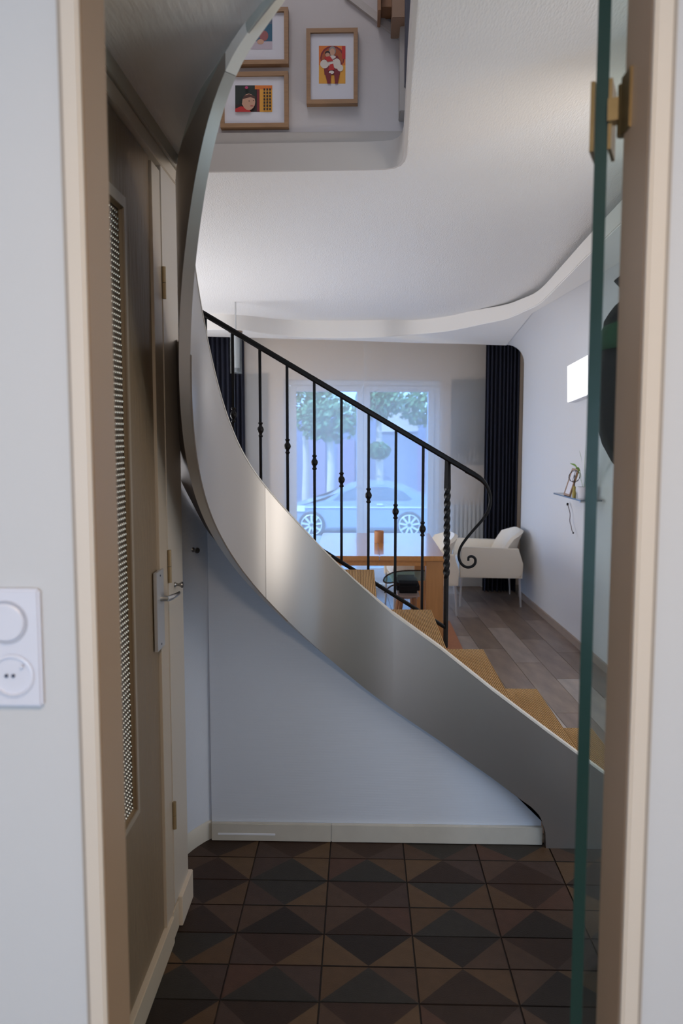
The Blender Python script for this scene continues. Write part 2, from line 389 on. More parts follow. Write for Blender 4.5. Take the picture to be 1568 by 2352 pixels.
# curved cupboard front (under the winders)
cw = cr([(-.582, 2.800), (-.612, 2.765), (-.645, 2.71), (-.672, 2.64), (-.69, 2.54), (-.70, 2.38)], 6)
z_top = [1.22, 1.26, 1.34, 1.42, 1.5, 1.6]
bm = strip([[(p.x, p.y, 0) for p in cw], [(p.x, p.y, 1.42) for p in cw]])
o = link('door_3', bm, ribbed_wall, None, 'all'); S(o, 'curved white cupboard front with one knob under the winders'); solid(o, .012, 1)
kp = at(444, 1263, Y=2.74); knob(o, (-.628, 2.742, kp.z), (.75, -.66, 0), 1.05)
# knob object parented to o
bm = strip([[(p.x + .006, p.y - .006, 0) for p in cw], [(p.x + .006, p.y - .006, .068) for p in cw], [(p.x + .001, p.y - .001, .074) for p in cw]])
S(solid(link('baseboard_corner', bm, skirt_paint, None, 'all'), .010, 1), 'curved skirting below the rounded cupboard front')
# ---------------------------------------------------------------- stair wall facing us
Rr, cxr, cyr, YS = .60, .1242, 2.15, 2.75
EB = [(90, .545), (98, .607), (106, .682), (114, .760), (122, .840), (130, .923), (138, 1.006), (146, 1.090), (154, 1.178), (162, 1.268), (170, 1.362), (178, 1.475), (186, 1.607), (194, 1.762), (202, 1.922), (210, 2.080), (218, 2.240), (226, 2.366), (234, 2.437), (242, 2.482), (250, 2.59), (262, 2.74)]
ET = [(90, .909), (98, .984), (106, 1.062), (114, 1.144), (122, 1.231), (130, 1.316), (138, 1.397), (146, 1.482), (154, 1.590), (162, 1.734), (170, 1.905), (178, 2.06), (186, 2.20), (194, 2.33), (202, 2.45), (210, 2.56), (218, 2.66), (226, 2.72), (234, 2.76), (242, 2.78), (262, 2.80)]
def plan(th, off=0):
    a = math.radians(th); return (cxr + (Rr + off) * math.cos(a), cyr + (Rr + off) * math.sin(a))
BX = [(1.16, 0), (.716, 0), (.712, .065), (.700, .105), (.685, .135), (.655, .165), (.60, .205), (.50, .281), (.40, .352), (.30, .425), (.20, .493)]
def zt_straight(X): return lerp_table([(.1242, .909), (.30, .781), (.50, .620), (.70, .468), (1.16, .125)], X)
# wall below the stringer: outline traced in the wall's own plane
wall_pts = [(-.582, 0), (.704, 0), (.704, .10)]
wall_pts += [(.690, .15), (.655, .19), (.60, .23), (.50, .31), (.30, .45), (.1242, .57)]
for th in range(98, 150, 8):
    x, y = plan(th); wall_pts.append((x, lerp_table(EB, th) + .03))
wall_pts += [(-.45, 1.16), (-.582, 1.24)]
S(link('wall_stair', prism(wall_pts, 2.785, 2.84, 'y'), ribbed_wall), 'white ribbed wallpaper wall filling in below the stair stringer')
t = S(empty('baseboard_back', (0, 2.78, 0)), 'scuffed grey-white skirting at the foot of the stair wall')
link('board', boxm(-.580, -.112, 2.768, 2.785, .002, .072, bev=.002), skirt_paint, t)
link('board', boxm(-.111, .706, 2.768, 2.785, .002, .072, bev=.002), skirt_paint, t)
link('paint_smear', boxm(-.555, -.33, 2.7668, 2.7685, .026, .034, bev=.0008), mat('wet_white_paint', (.75, .78, .85), .3), t)
# ---------------------------------------------------------------- staircase
st = empty('staircase', (.2, 2.9, 0)); tag(st, 'curved staircase with grey lacquered stringer and sisal covered treads', 'staircase')
ths = [90 + 2 * i for i in range(87)]
def band(th0, th1, o_in, o_out, zb, zt):
    """closed curved band between two radii"""
    n = int((th1 - th0) / 2); A = []
    for i in range(n + 1):
        th = th0 + (th1 - th0) * i / n; a = plan(th, o_in); b = plan(th, o_out(th) if callable(o_out) else o_out)
        A.append([(*a, zb(th)), (*a, zt(th)), (*b, zt(th)), (*b, zb(th))])
    bm = bmesh.new(); V = [[bm.verts.new(p) for p in r] for r in A]
    for p, q in zip(V, V[1:]):
        for k in range(4): bm.faces.new((p[k], p[(k + 1) % 4], q[(k + 1) % 4], q[k]))
    bm.faces.new(V[0]); bm.faces.new(V[-1][::-1]); return bm
def sm(tab):
    xs = [t[0] for t in tab]
    def f(th):
        s = 0; w_ = 0
        for d in (-5, -2.5, 0, 2.5, 5):
            s += lerp_table(tab, min(max(th + d, xs[0] - 5), xs[-1])) ; w_ += 1
        return s / w_
    return f
zb_f, zt_f = sm(EB), sm(ET)
seam = 139
o = link('stringer', band(90, seam, 0, .03, zb_f, zt_f), stringer_mat, st, True)
TOPU = [(178, 2.06), (186, 2.19), (194, 2.24), (202, 2.285), (210, 2.31), (218, 2.335), (226, 2.405), (234, 2.462), (242, 2.507), (250, 2.615), (262, 2.76)]
zt_s = sm(TOPU)
zt_u = lambda t_: zt_f(t_) if t_ < 178 else min(zt_f(t_), zt_s(t_)) if t_ < 190 else zt_s(t_)
link('stringer', band(seam + .12, 228, 0, .03, zb_f, zt_u), stringer_mat, st, True)
tag(link('stringer', band(228.15, 262, 0, .03, zb_f, zt_u), mat('pale_stringer_paint', (.74, .70, .64), .4, var=.05, vscale=8), st, True), 'pale painted top length of the stringer')
pts = [(1.16, 0), (1.16, zt_straight(1.16)), (.70, zt_straight(.70)), (.50, .620), (.30, .781), (.1242, zt_f(90))]
pts += [(.1242, zb_f(90))] + [(x, z) for x, z in BX[::-1]][:-1]
link('stringer', prism(pts, YS, YS + .03, 'y'), stringer_mat, st)
# pale cap on the top edge
link('stringer_cap', band(90, 190, -.001, .032, lambda t_: zt_f(t_) + .0002, lambda t_: zt_f(t_) + .007), cap_mat, st, True)
bm = bmesh.new()
V = []
for x in (.1242, .30, .50, .70, 1.16):
    z = zt_f(90) if x < .13 else zt_straight(x)
    V.append([bm.verts.new(p) for p in ((x, YS - .001, z), (x, YS - .001, z + .009), (x, YS + .032, z + .009), (x, YS + .032, z))])
for p, q in zip(V, V[1:]):
    for k in range(4): bm.faces.new((p[k], p[(k + 1) % 4], q[(k + 1) % 4], q[k]))
bm.faces.new(V[0]); bm.faces.new(V[-1][::-1])
link('stringer_cap', bm, cap_mat, st)
# soffit: ruled from the stringer's lower edge to walls and ceiling lip
OUT = [(130, at(600, 1358, Y=2.80)), (150, at(541, 1291, Y=2.80)), (162, at(481, 1224, Y=2.80)), (170, at(440, 1150, Y=2.72)), (177, at(416, 1102, Y=2.66)), (181, at(398, 1050, Y=2.60)),
       (187, Vector((-.63, 2.50, 1.66))), (196, Vector((-.602, 2.425, 1.90)))]
_OLD = [
       (216, at(429, 364, Z=2.437)), (221, at(450, 306, Z=2.437)), (225, at(469, 249, Z=2.437)), (229, at(492, 184, Z=2.437)), (233, at(526, 134, Z=2.437)),
       (238, at(572, 73, Z=2.437)), (243, at(630, 0, Z=2.437)), (252, Vector((-.06, 1.41, 2.437))), (262, Vector((.06, 1.36, 2.437)))]
inn, out = [], []
oc = cr([p for _, p in OUT], 4); tc_ = []
for (a, _), (b, _) in zip(OUT, OUT[1:]): tc_ += [a + (b - a) * k / 4 for k in range(4)]
tc_.append(OUT[-1][0])
rows = []
for k in range(5):
    rows.append([Vector((*plan(th, -.0015), zb_f(th) - .003)).lerp(p, k / 4) for th, p in zip(tc_, oc)])
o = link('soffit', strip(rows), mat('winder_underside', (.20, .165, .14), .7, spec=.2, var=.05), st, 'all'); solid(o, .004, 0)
tcl = [200 + 47 * i / 30 for i in range(31)]
lipc = resample(cr([Vector((-.575, 2.40, 2.437)), at(429, 364, Z=2.437), at(450, 306, Z=2.437), at(469, 249, Z=2.437), at(492, 184, Z=2.437), at(526, 134, Z=2.437), at(572, 73, Z=2.437), at(630, 0, Z=2.437), at(655, -30, Z=2.437)], 4), 31)
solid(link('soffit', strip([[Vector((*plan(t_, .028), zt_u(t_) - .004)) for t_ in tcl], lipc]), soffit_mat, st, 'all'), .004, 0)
# treads (sisal over wood) and risers
XK = {1: 1.10, 2: .835, 3: .578, 4: .330, 5: .060}
YO = 3.462
def tread(outline, z):
    tr = link('tread', prism(outline, z - .034, z - .008), oak, st)
    c = prism(outline, z - .040, z)
    bmesh.ops.scale(c, vec=(1.0, 1.0, 1.0), verts=c.verts)
    cc = bmesh.new(); cc.free()
    cp = link('sisal_cover', prism([(a, b) for a, b in grow(outline, .004)], z - .0085, z), sisal, tr)
    c.free(); return tr
def grow(P, d):
    cx_ = sum(p[0] for p in P) / len(P); cy_ = sum(p[1] for p in P) / len(P)
    return [(cx_ + (a - cx_) * (1 + d / max(.05, abs(a - cx_))) if abs(a - cx_) > 1e-3 else a, b) for a, b in P]
for k in range(1, 6):
    z = .19 * k - .002; x1 = XK[k]; x0 = XK.get(k + 1, -.10) - .012
    tread([(x0, YS + .033), (x1, YS + .033), (x1, YO), (x0, YO)] if k < 5 else [(x0, YS + .02), (x1, YS + .033), (x1, YO), (-.36, YO)], z)
    link('riser', boxm(x1 - .016, x1 - .004, YS + .033, YO - .004, z - .19 if k > 1 else 0, z - .034), sisal, st)
prev = (plan(112, .035), (-.36, YO))
angs = [(132, (-.72, YO)), (147, (-1.05, YO)), (161, (-1.3, 3.25))]
for i, (th, ou) in enumerate(angs):
    z = .19 * (6 + i) - .002
    if z > 1.6 and th > 200: break
    a = plan(th, .035); tread([prev[0], prev[1], ou, a], z)
    prev = (a, ou)
# ---------------------------------------------------------------- railing
YR = 3.476
rl = empty('stair_railing', (-.1, YR, .8)); tag(rl, 'black wrought iron stair railing with knuckled bars and scroll end', 'railing')
_h0, _h1 = at(470, 722, Y=YR), at(1030, 1055, Y=YR)
def hrz(X): return _h1.z + (_h1.x - X) * (_h0.z - _h1.z) / (_h1.x - _h0.x)
P0 = at(455, 700, Y=YR); P1 = at(1088, 1090, Y=YR)
bm = bmesh.new()
pa, pb = Vector((P0.x, YR, hrz(P0.x))), Vector((P1.x, YR, hrz(P1.x)))
d = (pb - pa).normalized(); u = Vector((d.z, 0, -d.x)); hw, hh = .019, .0125
def bar(bm, a, b, hw, hh):
    d = (b - a).normalized(); s = d.cross(Vector((0, 1, 0))).normalized(); yv = Vector((0, 1, 0))
    R_ = [[bm.verts.new(p + yv * i * hw + s * j * hh) for i, j in ((-1, -.5), (-.7, -1), (.7, -1), (1, -.5), (1, .5), (.7, 1), (-.7, 1), (-1, .5))] for p in (a, b)]
    for k in range(8): bm.faces.new((R_[0][k], R_[0][(k + 1) % 8], R_[1][(k + 1) % 8], R_[1][k]))
    bm.faces.new(R_[0][::-1]); bm.faces.new(R_[1])
bar(bm, pa, pb, hw, hh); link('handrail', bm, iron, rl)
sc = [(1070, 1080), (1092, 1092), (1109, 1105), (1121, 1124), (1126, 1146), (1122, 1170), (1109, 1192), (1090, 1214), (1070, 1238), (1057, 1258), (1053, 1277), (1058, 1293), (1069, 1302), (1081, 1302), (1090, 1295), (1091, 1284), (1084, 1278), (1076, 1280), (1075, 1288)]
pp = cr([at(x, y, Y=YR) for x, y in sc], 5)
rr = [lerp_table([(0, .013), (.08, .013), (.16, .0075), (.5, .0065), (.8, .0068), (1, .0055)], i / (len(pp) - 1)) for i in range(len(pp))]
link('scroll', tubem(pp, rr, 10), iron, rl, True)
def brz(X): return .664 + (.412 - X) * (1.044 - .664) / (.412 + .19)
a = Vector((-.62, YR, brz(-.62))); b = Vector((.405, YR, brz(.405)))
bm = bmesh.new(); bar(bm, a, b, .008, .0085); link('bottom_rail', bm, iron, rl)
xs = [(474, None), (536, 953), (598, 987), (660, 1025), (722, 1062), (784, 1102), (846, 1138), (908, 1175), (970, 1215)]
for px, ky in xs:
    p = at(px, ky or 900, Y=YR); X = p.x; zt_ = hrz(X) - .006; zb_ = brz(X)
    bm = bmesh.new(); bx = .0062
    box(bm, X - bx, X + bx, YR - bx, YR + bx, zb_, zt_)
    bl = link('baluster', bm, iron, rl)
    if ky is None: kz = zt_ - .36
    else: kz = p.z
    link('knuckle', lathe([(.0065, -.036), (.0105, -.033), (.0115, -.029), (.0075, -.023), (.0085, -.016), (.0135, -.010), (.0162, 0), (.0135, .010), (.0085, .016), (.0075, .023), (.0115, .029), (.0105, .033), (.0065, .036)], (X, YR, kz), 16), iron, bl, True)
nx = at(1025, 1300, Y=YR).x; z0_ = .572; zt_ = hrz(nx)
bm = bmesh.new(); R_ = []
tw0, tw1 = at(1025, 1330, Y=YR).z, at(1025, 1120, Y=YR).z
zz = [z0_ + (zt_ - z0_) * i / 260 for i in range(261)]
for z in zz:
    if z <= tw0: r_, a_ = .0112, 0
    elif z < tw1: r_ = .0160; a_ = (z - tw0) / (tw1 - tw0) * math.pi * 6
    else: r_ = .0160 - .0025 * (z - tw1) / (zt_ - tw1); a_ = math.pi * 6
    f_ = min(1, max(0, (z - tw0) / .02)) if z < tw1 else 1
    r_ = .0112 + (r_ - .0112) * f_
    R_.append([bm.verts.new((nx + r_ * (1 if k % 2 == 0 else .70) * math.cos(a_ + k * math.pi / 4), YR + r_ * (1 if k % 2 == 0 else .70) * math.sin(a_ + k * math.pi / 4), z)) for k in range(8)])
for p, q in zip(R_, R_[1:]):
    for k in range(8): bm.faces.new((p[k], p[(k + 1) % 8], q[(k + 1) % 8], q[k]))
bm.faces.new(R_[0][::-1]); bm.faces.new(R_[-1])
tag(link('newel_post', bm, iron, rl), 'twisted square end post')
# ---------------------------------------------------------------- hall floor with tiles
fl = S(link('floor', boxm(-1.72, 2.4, Y2, 2.80, -.03, -.006), grout), 'dark brown hall floor of triangle patterned tiles')
def tone(i, c, r=.50):
    return mat('tile_tone_%d' % i, c, r, var=.28, vscale=26, bump=.25, bscale=240, spec=.28)
dark = [tone(0, (.026, .014, .009)), tone(1, (.018, .012, .009)), tone(2, (.034, .017, .011)), tone(3, (.026, .022, .018))]
lite = [tone(4, (.078, .043, .022)), tone(5, (.064, .036, .023)), tone(6, (.068, .033, .022)), tone(7, (.092, .053, .027)), tone(8, (.052, .031, .024))]
cache = {}
def tile_mesh(w_, h_, up, a, b, c):
    key = (w_, h_, up, a, b, c)
    if key in cache: return cache[key]
    bm = bmesh.new(); g = .0016; x0, x1, y0, y1 = g, w_ - g, g, h_ - g; xm = w_ / 2
    lowv = [bm.verts.new(p) for p in ((x0, y0, -.008), (x1, y0, -.008), (x1, y1, -.008), (x0, y1, -.008))]
    e = .0012
    t_ = [bm.verts.new(p) for p in ((x0 + e, y0 + e, 0), (x1 - e, y0 + e, 0), (x1 - e, y1 - e, 0), (x0 + e, y1 - e, 0))]
    ap = bm.verts.new((xm, (y1 - e) if up else (y0 + e), 0))
    if up:
        tri = [((t_[0], t_[1], ap), 0), ((t_[0], ap, t_[3]), 1), ((t_[1], t_[2], ap), 2)]
        sides = [((lowv[2], lowv[3], t_[3], ap, t_[2]), 0), ((lowv[0], lowv[1], t_[1], t_[0]), 0)]
    else:
        tri = [((t_[3], ap, t_[2]), 0), ((t_[0], ap, t_[3]), 1), ((ap, t_[1], t_[2]), 2)]
        sides = [((lowv[0], lowv[1], t_[1], ap, t_[0]), 0), ((lowv[2], lowv[3], t_[3], t_[2]), 0)]
    sides += [((lowv[1], lowv[2], t_[2], t_[1]), 2), ((lowv[3], lowv[0], t_[0], t_[3]), 1)]
    for vs, mi in tri + sides: f = bm.faces.new(vs); f.material_index = mi
    bmesh.ops.recalc_face_normals(bm, faces=bm.faces)
    me = bpy.data.meshes.new('tile'); bm.to_mesh(me); bm.free()
    for x in (a, b, c): me.materials.append(x)
    cache[key] = me; return me
def put_tile(x0, y0, w_, h_, up):
    me = tile_mesh(round(w_, 4), round(h_, 4), up, random.choice(dark), random.choice(lite), random.choice(lite))
    o = bpy.data.objects.new('tile', me); COL.objects.link(o); o.parent = fl; o.location = (x0, y0, random.uniform(-.0006, .0006))
xg = [-.6745 + .2806 * i for i in range(8)]
yg = [2.6615 - .1408 * i for i in range(0, 12)]
for i in range(7):
    x0 = max(xg[i], -.60); 
    for j in range(len(yg) - 1):
        up = (j % 2 == 0)
        if yg[j + 1] < Y2: break
        if xg[i] < -.66:
            if j < 0: continue
            put_tile(-.670, yg[j + 1], .2766, .1408, up)
        else: put_tile(xg[i], yg[j + 1], .2806, .1408, up)
    if xg[i] > -.66: put_tile(xg[i], yg[0], .2806, .118, False)
    else: put_tile(xg[i], yg[0], .2806, .118, False)
# hall right side: coat wall and entrance bay
S(link('wall_right', boxm(.86, .93, 1.95, 2.25, 0, 2.62), white_wall), 'short white hall pier behind the glass door')
S(link('wall_right', boxm(2.4, 2.45, Y2, 2.9, 0, 2.62), white_wall), 'outer wall of the entrance bay')
# ---------------------------------------------------------------- glass door
gd = empty('glass_door', (.357, 1.13, 0)); tag(gd, 'frameless tempered glass door with green edge, standing open on the right', 'glass door')
GM = T(.357 - .012, 1.128, 0) @ rot('Z', -24)
bm = bmesh.new(); box(bm, -.0055, .0115, .0012, .73, .012, 2.36, M=GM)
link('glass_pane', bm, glass_mat('clear_tempered_glass', (.82, .88, .87), .06, 1.4, .012), gd)
bm = bmesh.new(); box(bm, -.006, .012, 0, .0012, .012, 2.36, M=GM)
link('polished_edge', bm, mat('green_glass_edge', (.004, .030, .022), .3, spec=.4, bump=.2, bscale=14), gd)
bm = bmesh.new(); box(bm, -.006, .012, .7301, .7313, .012, 2.36, M=GM)
link('polished_edge', bm, MATS['green_glass_edge'], gd)
hzc = at(1370, 275, Y=1.14).z
bm = bmesh.new()
for (a, b) in ((-.0125, -.0065), (.0125, .0175)):
    box(bm, a, b, -.006, .05, hzc - .05, hzc + .048, M=GM)
hc = link('hinge_clamp', bm, brass, gd)
bm = bmesh.new(); box(bm, .012, .030, -.012, .010, hzc - .013, hzc + .018, M=GM); link('hinge_arm', bm, brass, hc)
link('hinge_barrel', tubem([(.3725, 1.108, hzc - .036), (.3725, 1.108, hzc + .034)], .0085, 14), brass, hc, True)
link('jamb_plate', boxm(XR - .003, XR + .002, Y2 - .03, Y2 + .006, hzc - .04, hzc + .04, bev=.001), brass, hc)
# ---------------------------------------------------------------- coat on the hall wall
hk = empty('coat_hook', (.86, 2.08, 1.93)); tag(hk, 'small steel coat hook on the hall wall holding the black jacket', 'hook')
link('hook_arm', tubem(cr([(.862, 2.08, 1.90), (.82, 2.08, 1.90), (.805, 2.08, 1.915), (.80, 2.08, 1.935)], 4), .006, 10), chrome, hk, True)
ct = empty('jacket', (.80, 2.08, 1.45)); tag(ct, 'black jacket with a green band hanging behind the glass door', 'jacket')
def blob(prof, cx_, cy_, sx, sy, mats, name, parent, fold=.1):
    bm = bmesh.new(); n = 36; R_ = []
    for z, r_ in prof:
        R_.append([bm.verts.new((cx_ + sx * r_ * math.cos(a) * (1 + fold * math.sin(5 * a + z * 6)), cy_ + sy * r_ * math.sin(a) * (1 + fold * math.cos(7 * a + z * 3)), z)) for a in [2 * math.pi * k / n for k in range(n)]])
    for p, q in zip(R_, R_[1:]):
        for k in range(n): bm.faces.new((p[k], p[(k + 1) % n], q[(k + 1) % n], q[k]))
    bm.faces.new(R_[0]); bm.faces.new(R_[-1][::-1]); return link(name, bm, mats, parent, 'all')
def az(y): return at(1395, y, Y=2.12).z
blob([(az(690), .45), (az(705), .66), (az(722), .80), (az(740), .92), (az(800), .96)], .766, 2.08, .100, .15, black_cloth, 'jacket_body', ct, .05)
blob([(az(735), .80), (az(770), .97), (az(808), 1.0)], .766, 2.08, .106, .16, green_cloth, 'green_band', ct, .04)
blob([(az(808), .98), (az(860), 1.06), (az(920), 1.08), (az(980), 1.02), (az(1020), .88), (az(1060), .62), (az(1095), .30), (az(1125), .14)], .766, 2.08, .103, .16, black_cloth, 'jacket_skirt', ct, .06)
blob([(az(700), .62), (az(690), .45), (az(678), .40), (az(668), .52), (az(648), .72), (az(636), .55), (az(622), .20)], .762, 2.08, .088, .12, black_cloth, 'hood', ct, .10)
# ---------------------------------------------------------------- ceilings and stairwell opening
cc = [at(608, 0, Z=HC), at(549, 73, Z=HC), at(496, 153, Z=HC), at(450, 226, Z=HC), at(423, 306, Z=HC), at(412, 350, Z=HC)]
edge = [(.13, 1.28), (.03, 1.33), (-.10, 1.43)] + [(p.x, p.y) for p in cr(cc, 4)] + [(-.60, 2.50)]
S(link('ceiling', prism([(-.80, Y2), (.13, Y2)] + edge + [(-.80, 2.50)], HC, 2.60), soffit_paper), 'grey textured boxed-in ceiling under the upper flight')
lipA = [Vector((-.60, 2.47, HC - .001))] + [Vector((p.x, p.y, HC - .001)) for p in cr(cc[::-1], 4)] + [Vector((-.10, 1.43, HC - .001)), Vector((.03, 1.33, HC - .001))]
lo_ = [at(429, 364, Z=2.437), at(450, 306, Z=2.437), at(469, 249, Z=2.437), at(492, 184, Z=2.437), at(526, 134, Z=2.437), at(572, 73, Z=2.437), at(630, 0, Z=2.437), Vector((-.06, 1.41, 2.437)), Vector((.06, 1.34, 2.437))]
lb = cr(lo_, 6)
la = resample(lipA, 40); lb = resample(lb, 40)
o = link('trim_5', strip([la, [p.lerp(q, .5) + Vector((0, 0, -.002)) for p, q in zip(la, lb)], lb]), green_trim, None, 'all'); S(solid(o, .004, 0), 'thin pale green lip along the curved edge of the boxed-in ceiling')
# main ceiling (hall right + living) with stairwell cut-out
hole = [(.124, Y2), (.126, 1.4), (.128, 1.86), (.142, 2.3), (.158, 2.72), (.163, 2.87), (.160, 2.93), (.148, 2.975), (.125, 3.003), (.09, 3.015), (.0, 3.02), (-.3, 3.025), (-.62, 3.03), (-1.4, 3.03)]
ZC = 2.625
cpts = [(2.4, Y2), (2.4, 8.4), (-2.7, 8.4), (-2.7, 3.03)] + hole[::-1]
o = link('ceiling', prism(cpts, ZC, ZC + .03), ceil_mat); S(o, 'white woven-paper ceiling over hall and living room')
ZFT = at(700, 328, Y=3.02).z
hp = [Vector((x, y, 0)) for x, y in hole]
bm = strip([[(p.x, p.y, ZC - .0015) for p in hp], [(p.x, p.y, ZFT) for p in hp]])
o = link('trim_6', bm, mat('stairwell_fascia_paint', (.56, .53, .50), .5, var=.05), None, True); solid(o, .012, 0); S(o, 'beige grey fascia round the stairwell opening')
# ---------------------------------------------------------------- upstairs
YU = 3.06
up_paint = mat('landing_wall_paint', (.60, .57, .57), .75, bump=.15, bscale=60, var=.03)
zl = at(700, 309, Y=YU).z
S(link('wall_upstairs', boxm(-1.7, .175, YU, YU + .1, zl - .06, 5.2), up_paint), 'pale upstairs wall carrying the framed photographs')
S(link('trim_7', boxm(-1.7, .165, YU - .028, YU + .001, zl - .055, zl, bev=.003), mat('ledge_paint', (.46, .43, .40), .5)), 'narrow ledge below the upstairs wall')
S(link('wall_upstairs', boxm(.172, .25, 1.2, YU + .1, 2.66, 5.2), up_paint), 'upstairs side wall on the right of the stairwell')
S(link('wall_upstairs', boxm(-1.7, -1.6, 1.0, YU, 2.66, 5.2), up_paint), 'upstairs wall on the left, outside the view')
S(link('wall_upstairs', boxm(-1.7, .25, .95, 1.05, 2.66, 5.2), up_paint), 'upstairs wall nearest the camera, outside the view')
S(link('ceiling', boxm(-1.7, .25, .95, YU + .1, 5.2, 5.25), smooth_white), 'ceiling above the landing')
pu = lambda x, y: at(x, y, Y=YU - .012)
a, b = pu(790, -8), pu(934, 104)
bm = bmesh.new(); dd = Vector((.0, 0, .022))
for q in (0,):
    V = [bm.verts.new(p) for p in ((a.x, YU - .018, a.z), (b.x, YU - .018, b.z), (b.x, YU - .018, b.z + .034), (a.x, YU - .018, a.z + .034), (a.x, YU + .002, a.z), (b.x, YU + .002, b.z), (b.x, YU + .002, b.z + .034), (a.x, YU + .002, a.z + .034))]
    for f in ((0, 1, 2, 3), (4, 7, 6, 5), (0, 4, 5, 1), (3, 2, 6, 7), (0, 3, 7, 4), (1, 5, 6, 2)): bm.faces.new([V[i] for i in f])
S(link('trim_8', bm, mat('sloping_trim_paint', (.50, .47, .45), .5)), 'sloping pale trim board on the upstairs wall')
S(link('trim_9', boxm(.150, .172, 2.70, 2.74, 2.805, 4.2, bev=.003), mat('grey_metal_profile', (.10, .10, .12), .35, metal=.6)), 'dark metal profile at the stairwell side wall')
S(link('trim_10', boxm(.146, .172, 2.96, YU - .002, 2.82, 4.2, bev=.003), mat('corner_trim_paint', (.46, .44, .42), .5)), 'pale corner trim of the stairwell side wall')
us = empty('attic_stair', (.1, 2.95, 3.3)); tag(us, 'wooden steps of the attic stair at the top edge above the photographs', 'staircase')
def pbox(x0, y0, x1, y1, Yf, Yb, mt, name, par):
    a = at(x0, y0, Y=Yf); b = at(x1, y1, Y=Yf)
    return link(name, boxm(a.x, b.x, Yf, Yb, b.z, a.z, bev=.002), mt, par)
step_wood = mat('reddish_step_wood', (.33, .17, .085), .45, var=.2, stretch=(1, 1, 14), vscale=8)
pbox(901, -60, 948, 40, 2.90, 3.05, mat('pale_step_wood', (.34, .22, .15), .5, var=.15), 'tread', us)
pbox(876, -60, 902, 17, 2.97, 3.05, step_wood, 'tread', us)
pbox(868, -60, 875, 24, 2.93, 3.05, step_wood, 'side_board', us)
# framed photographs
def prt(name, polys, Yp, parent):
    bm = bmesh.new(); ms = []; 
    for i, (pts_, col) in enumerate(polys):
        key = 'print_%s' % '_'.join('%02d' % int(c * 99) for c in col)
        mm = mat(key, col, .6)
        if mm not in ms: ms.append(mm)
        V = [bm.verts.new(at(x, y, Y=Yp - .00025 * i)) for x, y in pts_]
        f = bm.faces.new(V); f.material_index = ms.index(mm)
    return link(name, bm, ms, parent, recalc=False)
def ell(cx_, cy_, rx, ry, n=16): return [(cx_ + rx * math.cos(2 * math.pi * k / n), cy_ + ry * math.sin(2 * math.pi * k / n)) for k in range(n)]
def frame(x0, y0, x1, y1, fwp, label, polys, win):
    Yf = YU - .030
    a = at(x0, y0, Y=Yf); b = at(x1, y1, Y=Yf); w_ = fwp * Yf / F
    t = empty('picture_frame', ((a.x + b.x) / 2, YU, b.z)); tag(t, label, 'picture frame', 'framed family photographs upstairs')
    # four mitred rails
    oz = [(a.x, b.z), (b.x, b.z), (b.x, a.z), (a.x, a.z)]; iz = [(a.x + w_, b.z + w_), (b.x - w_, b.z + w_), (b.x - w_, a.z - w_), (a.x + w_, a.z - w_)]
    for k in range(4):
        q = [oz[k], oz[(k + 1) % 4], iz[(k + 1) % 4], iz[k]]
        link('frame_rail', prism(q, Yf, YU, 'y'), oak, t)
    link('mount_board', boxm(a.x + w_ * .9, b.x - w_ * .9, Yf + .010, Yf + .014, b.z + w_ * .9, a.z - w_ * .9), paper, t)
    prt('photo_print', polys, Yf + .0098, t)
    return t
R4 = lambda x0, y0, x1, y1: [(x0, y0), (x1, y0), (x1, y1), (x0, y1)]
red, dred, orange, gold, cloth, skin, dk = (.55, .03, .03), (.22, .02, .03), (.75, .20, .03), (.80, .38, .05), (.75, .68, .62), (.62, .36, .25), (.03, .015, .015)
pa_ = [(R4(732, 105, 793, 192), orange), (R4(732, 150, 793, 192), gold), (ell(763, 133, 28, 28), dred), (ell(763, 136, 25, 27), (.42, .10, .03)), (R4(785, 106, 793, 135), red),
       ([(742, 140), (754, 128), (775, 128), (785, 145), (780, 172), (745, 172)], dred), (ell(745, 147, 10, 10), cloth), (ell(773, 146, 9, 12), cloth), (ell(781, 156, 7, 8), cloth), (ell(762, 145, 9, 9), cloth),
       (ell(763, 117, 8, 11), (.30, .28, .27)), (ell(763, 119, 6, 8), skin), (ell(763, 131, 8, 4), cloth), (ell(752, 122, 6, 5), dk), (ell(752, 126, 5, 5), skin), ([(744, 131), (758, 129), (765, 140), (752, 142)], red), ([(757, 148), (765, 146), (768, 160), (753, 162)], red), (ell(761, 166, 6, 4), cloth),
       ([(746, 168), (760, 168), (759, 192), (752, 192)], dred), ([(767, 168), (780, 168), (775, 192), (769, 192)], dred)]
frame(703, 65, 821, 237, 9, 'portrait oak frame with a red and gold photo of a seated person', pa_, None)
pb_ = [(R4(540, 196, 625, 257), dk), (R4(540, 196, 588, 240), (.02, .03, .025)), (R4(590, 205, 600, 256), dred), (R4(596, 196, 625, 257), gold), (R4(585, 196, 625, 205), orange)]
for i in range(7):
    for j in range(3): pb_.append((R4(605 + j * 6.5, 203 + i * 7.5, 609 + j * 6.5, 208 + i * 7.5), dk))
pb_ += [([(540, 250), (553, 244), (570, 247), (576, 257), (540, 257)], red), (ell(571, 234, 15, 19), skin), ([(557, 228), (560, 220), (572, 216), (585, 221), (586, 227), (575, 223), (563, 226)], (.10, .04, .03)), (ell(558, 238, 2.5, 4), skin),
        (ell(572, 232, 1.6, 1), dk), (ell(582, 231, 1.4, 1), dk), (ell(578, 243, 4, 1.2), (.5, .12, .1)), (ell(566, 201, 4, 3), (.5, .05, .15))]
frame(504, 165, 662, 291, 9, 'lower landscape oak frame with a photo of a child in red', pb_, None)
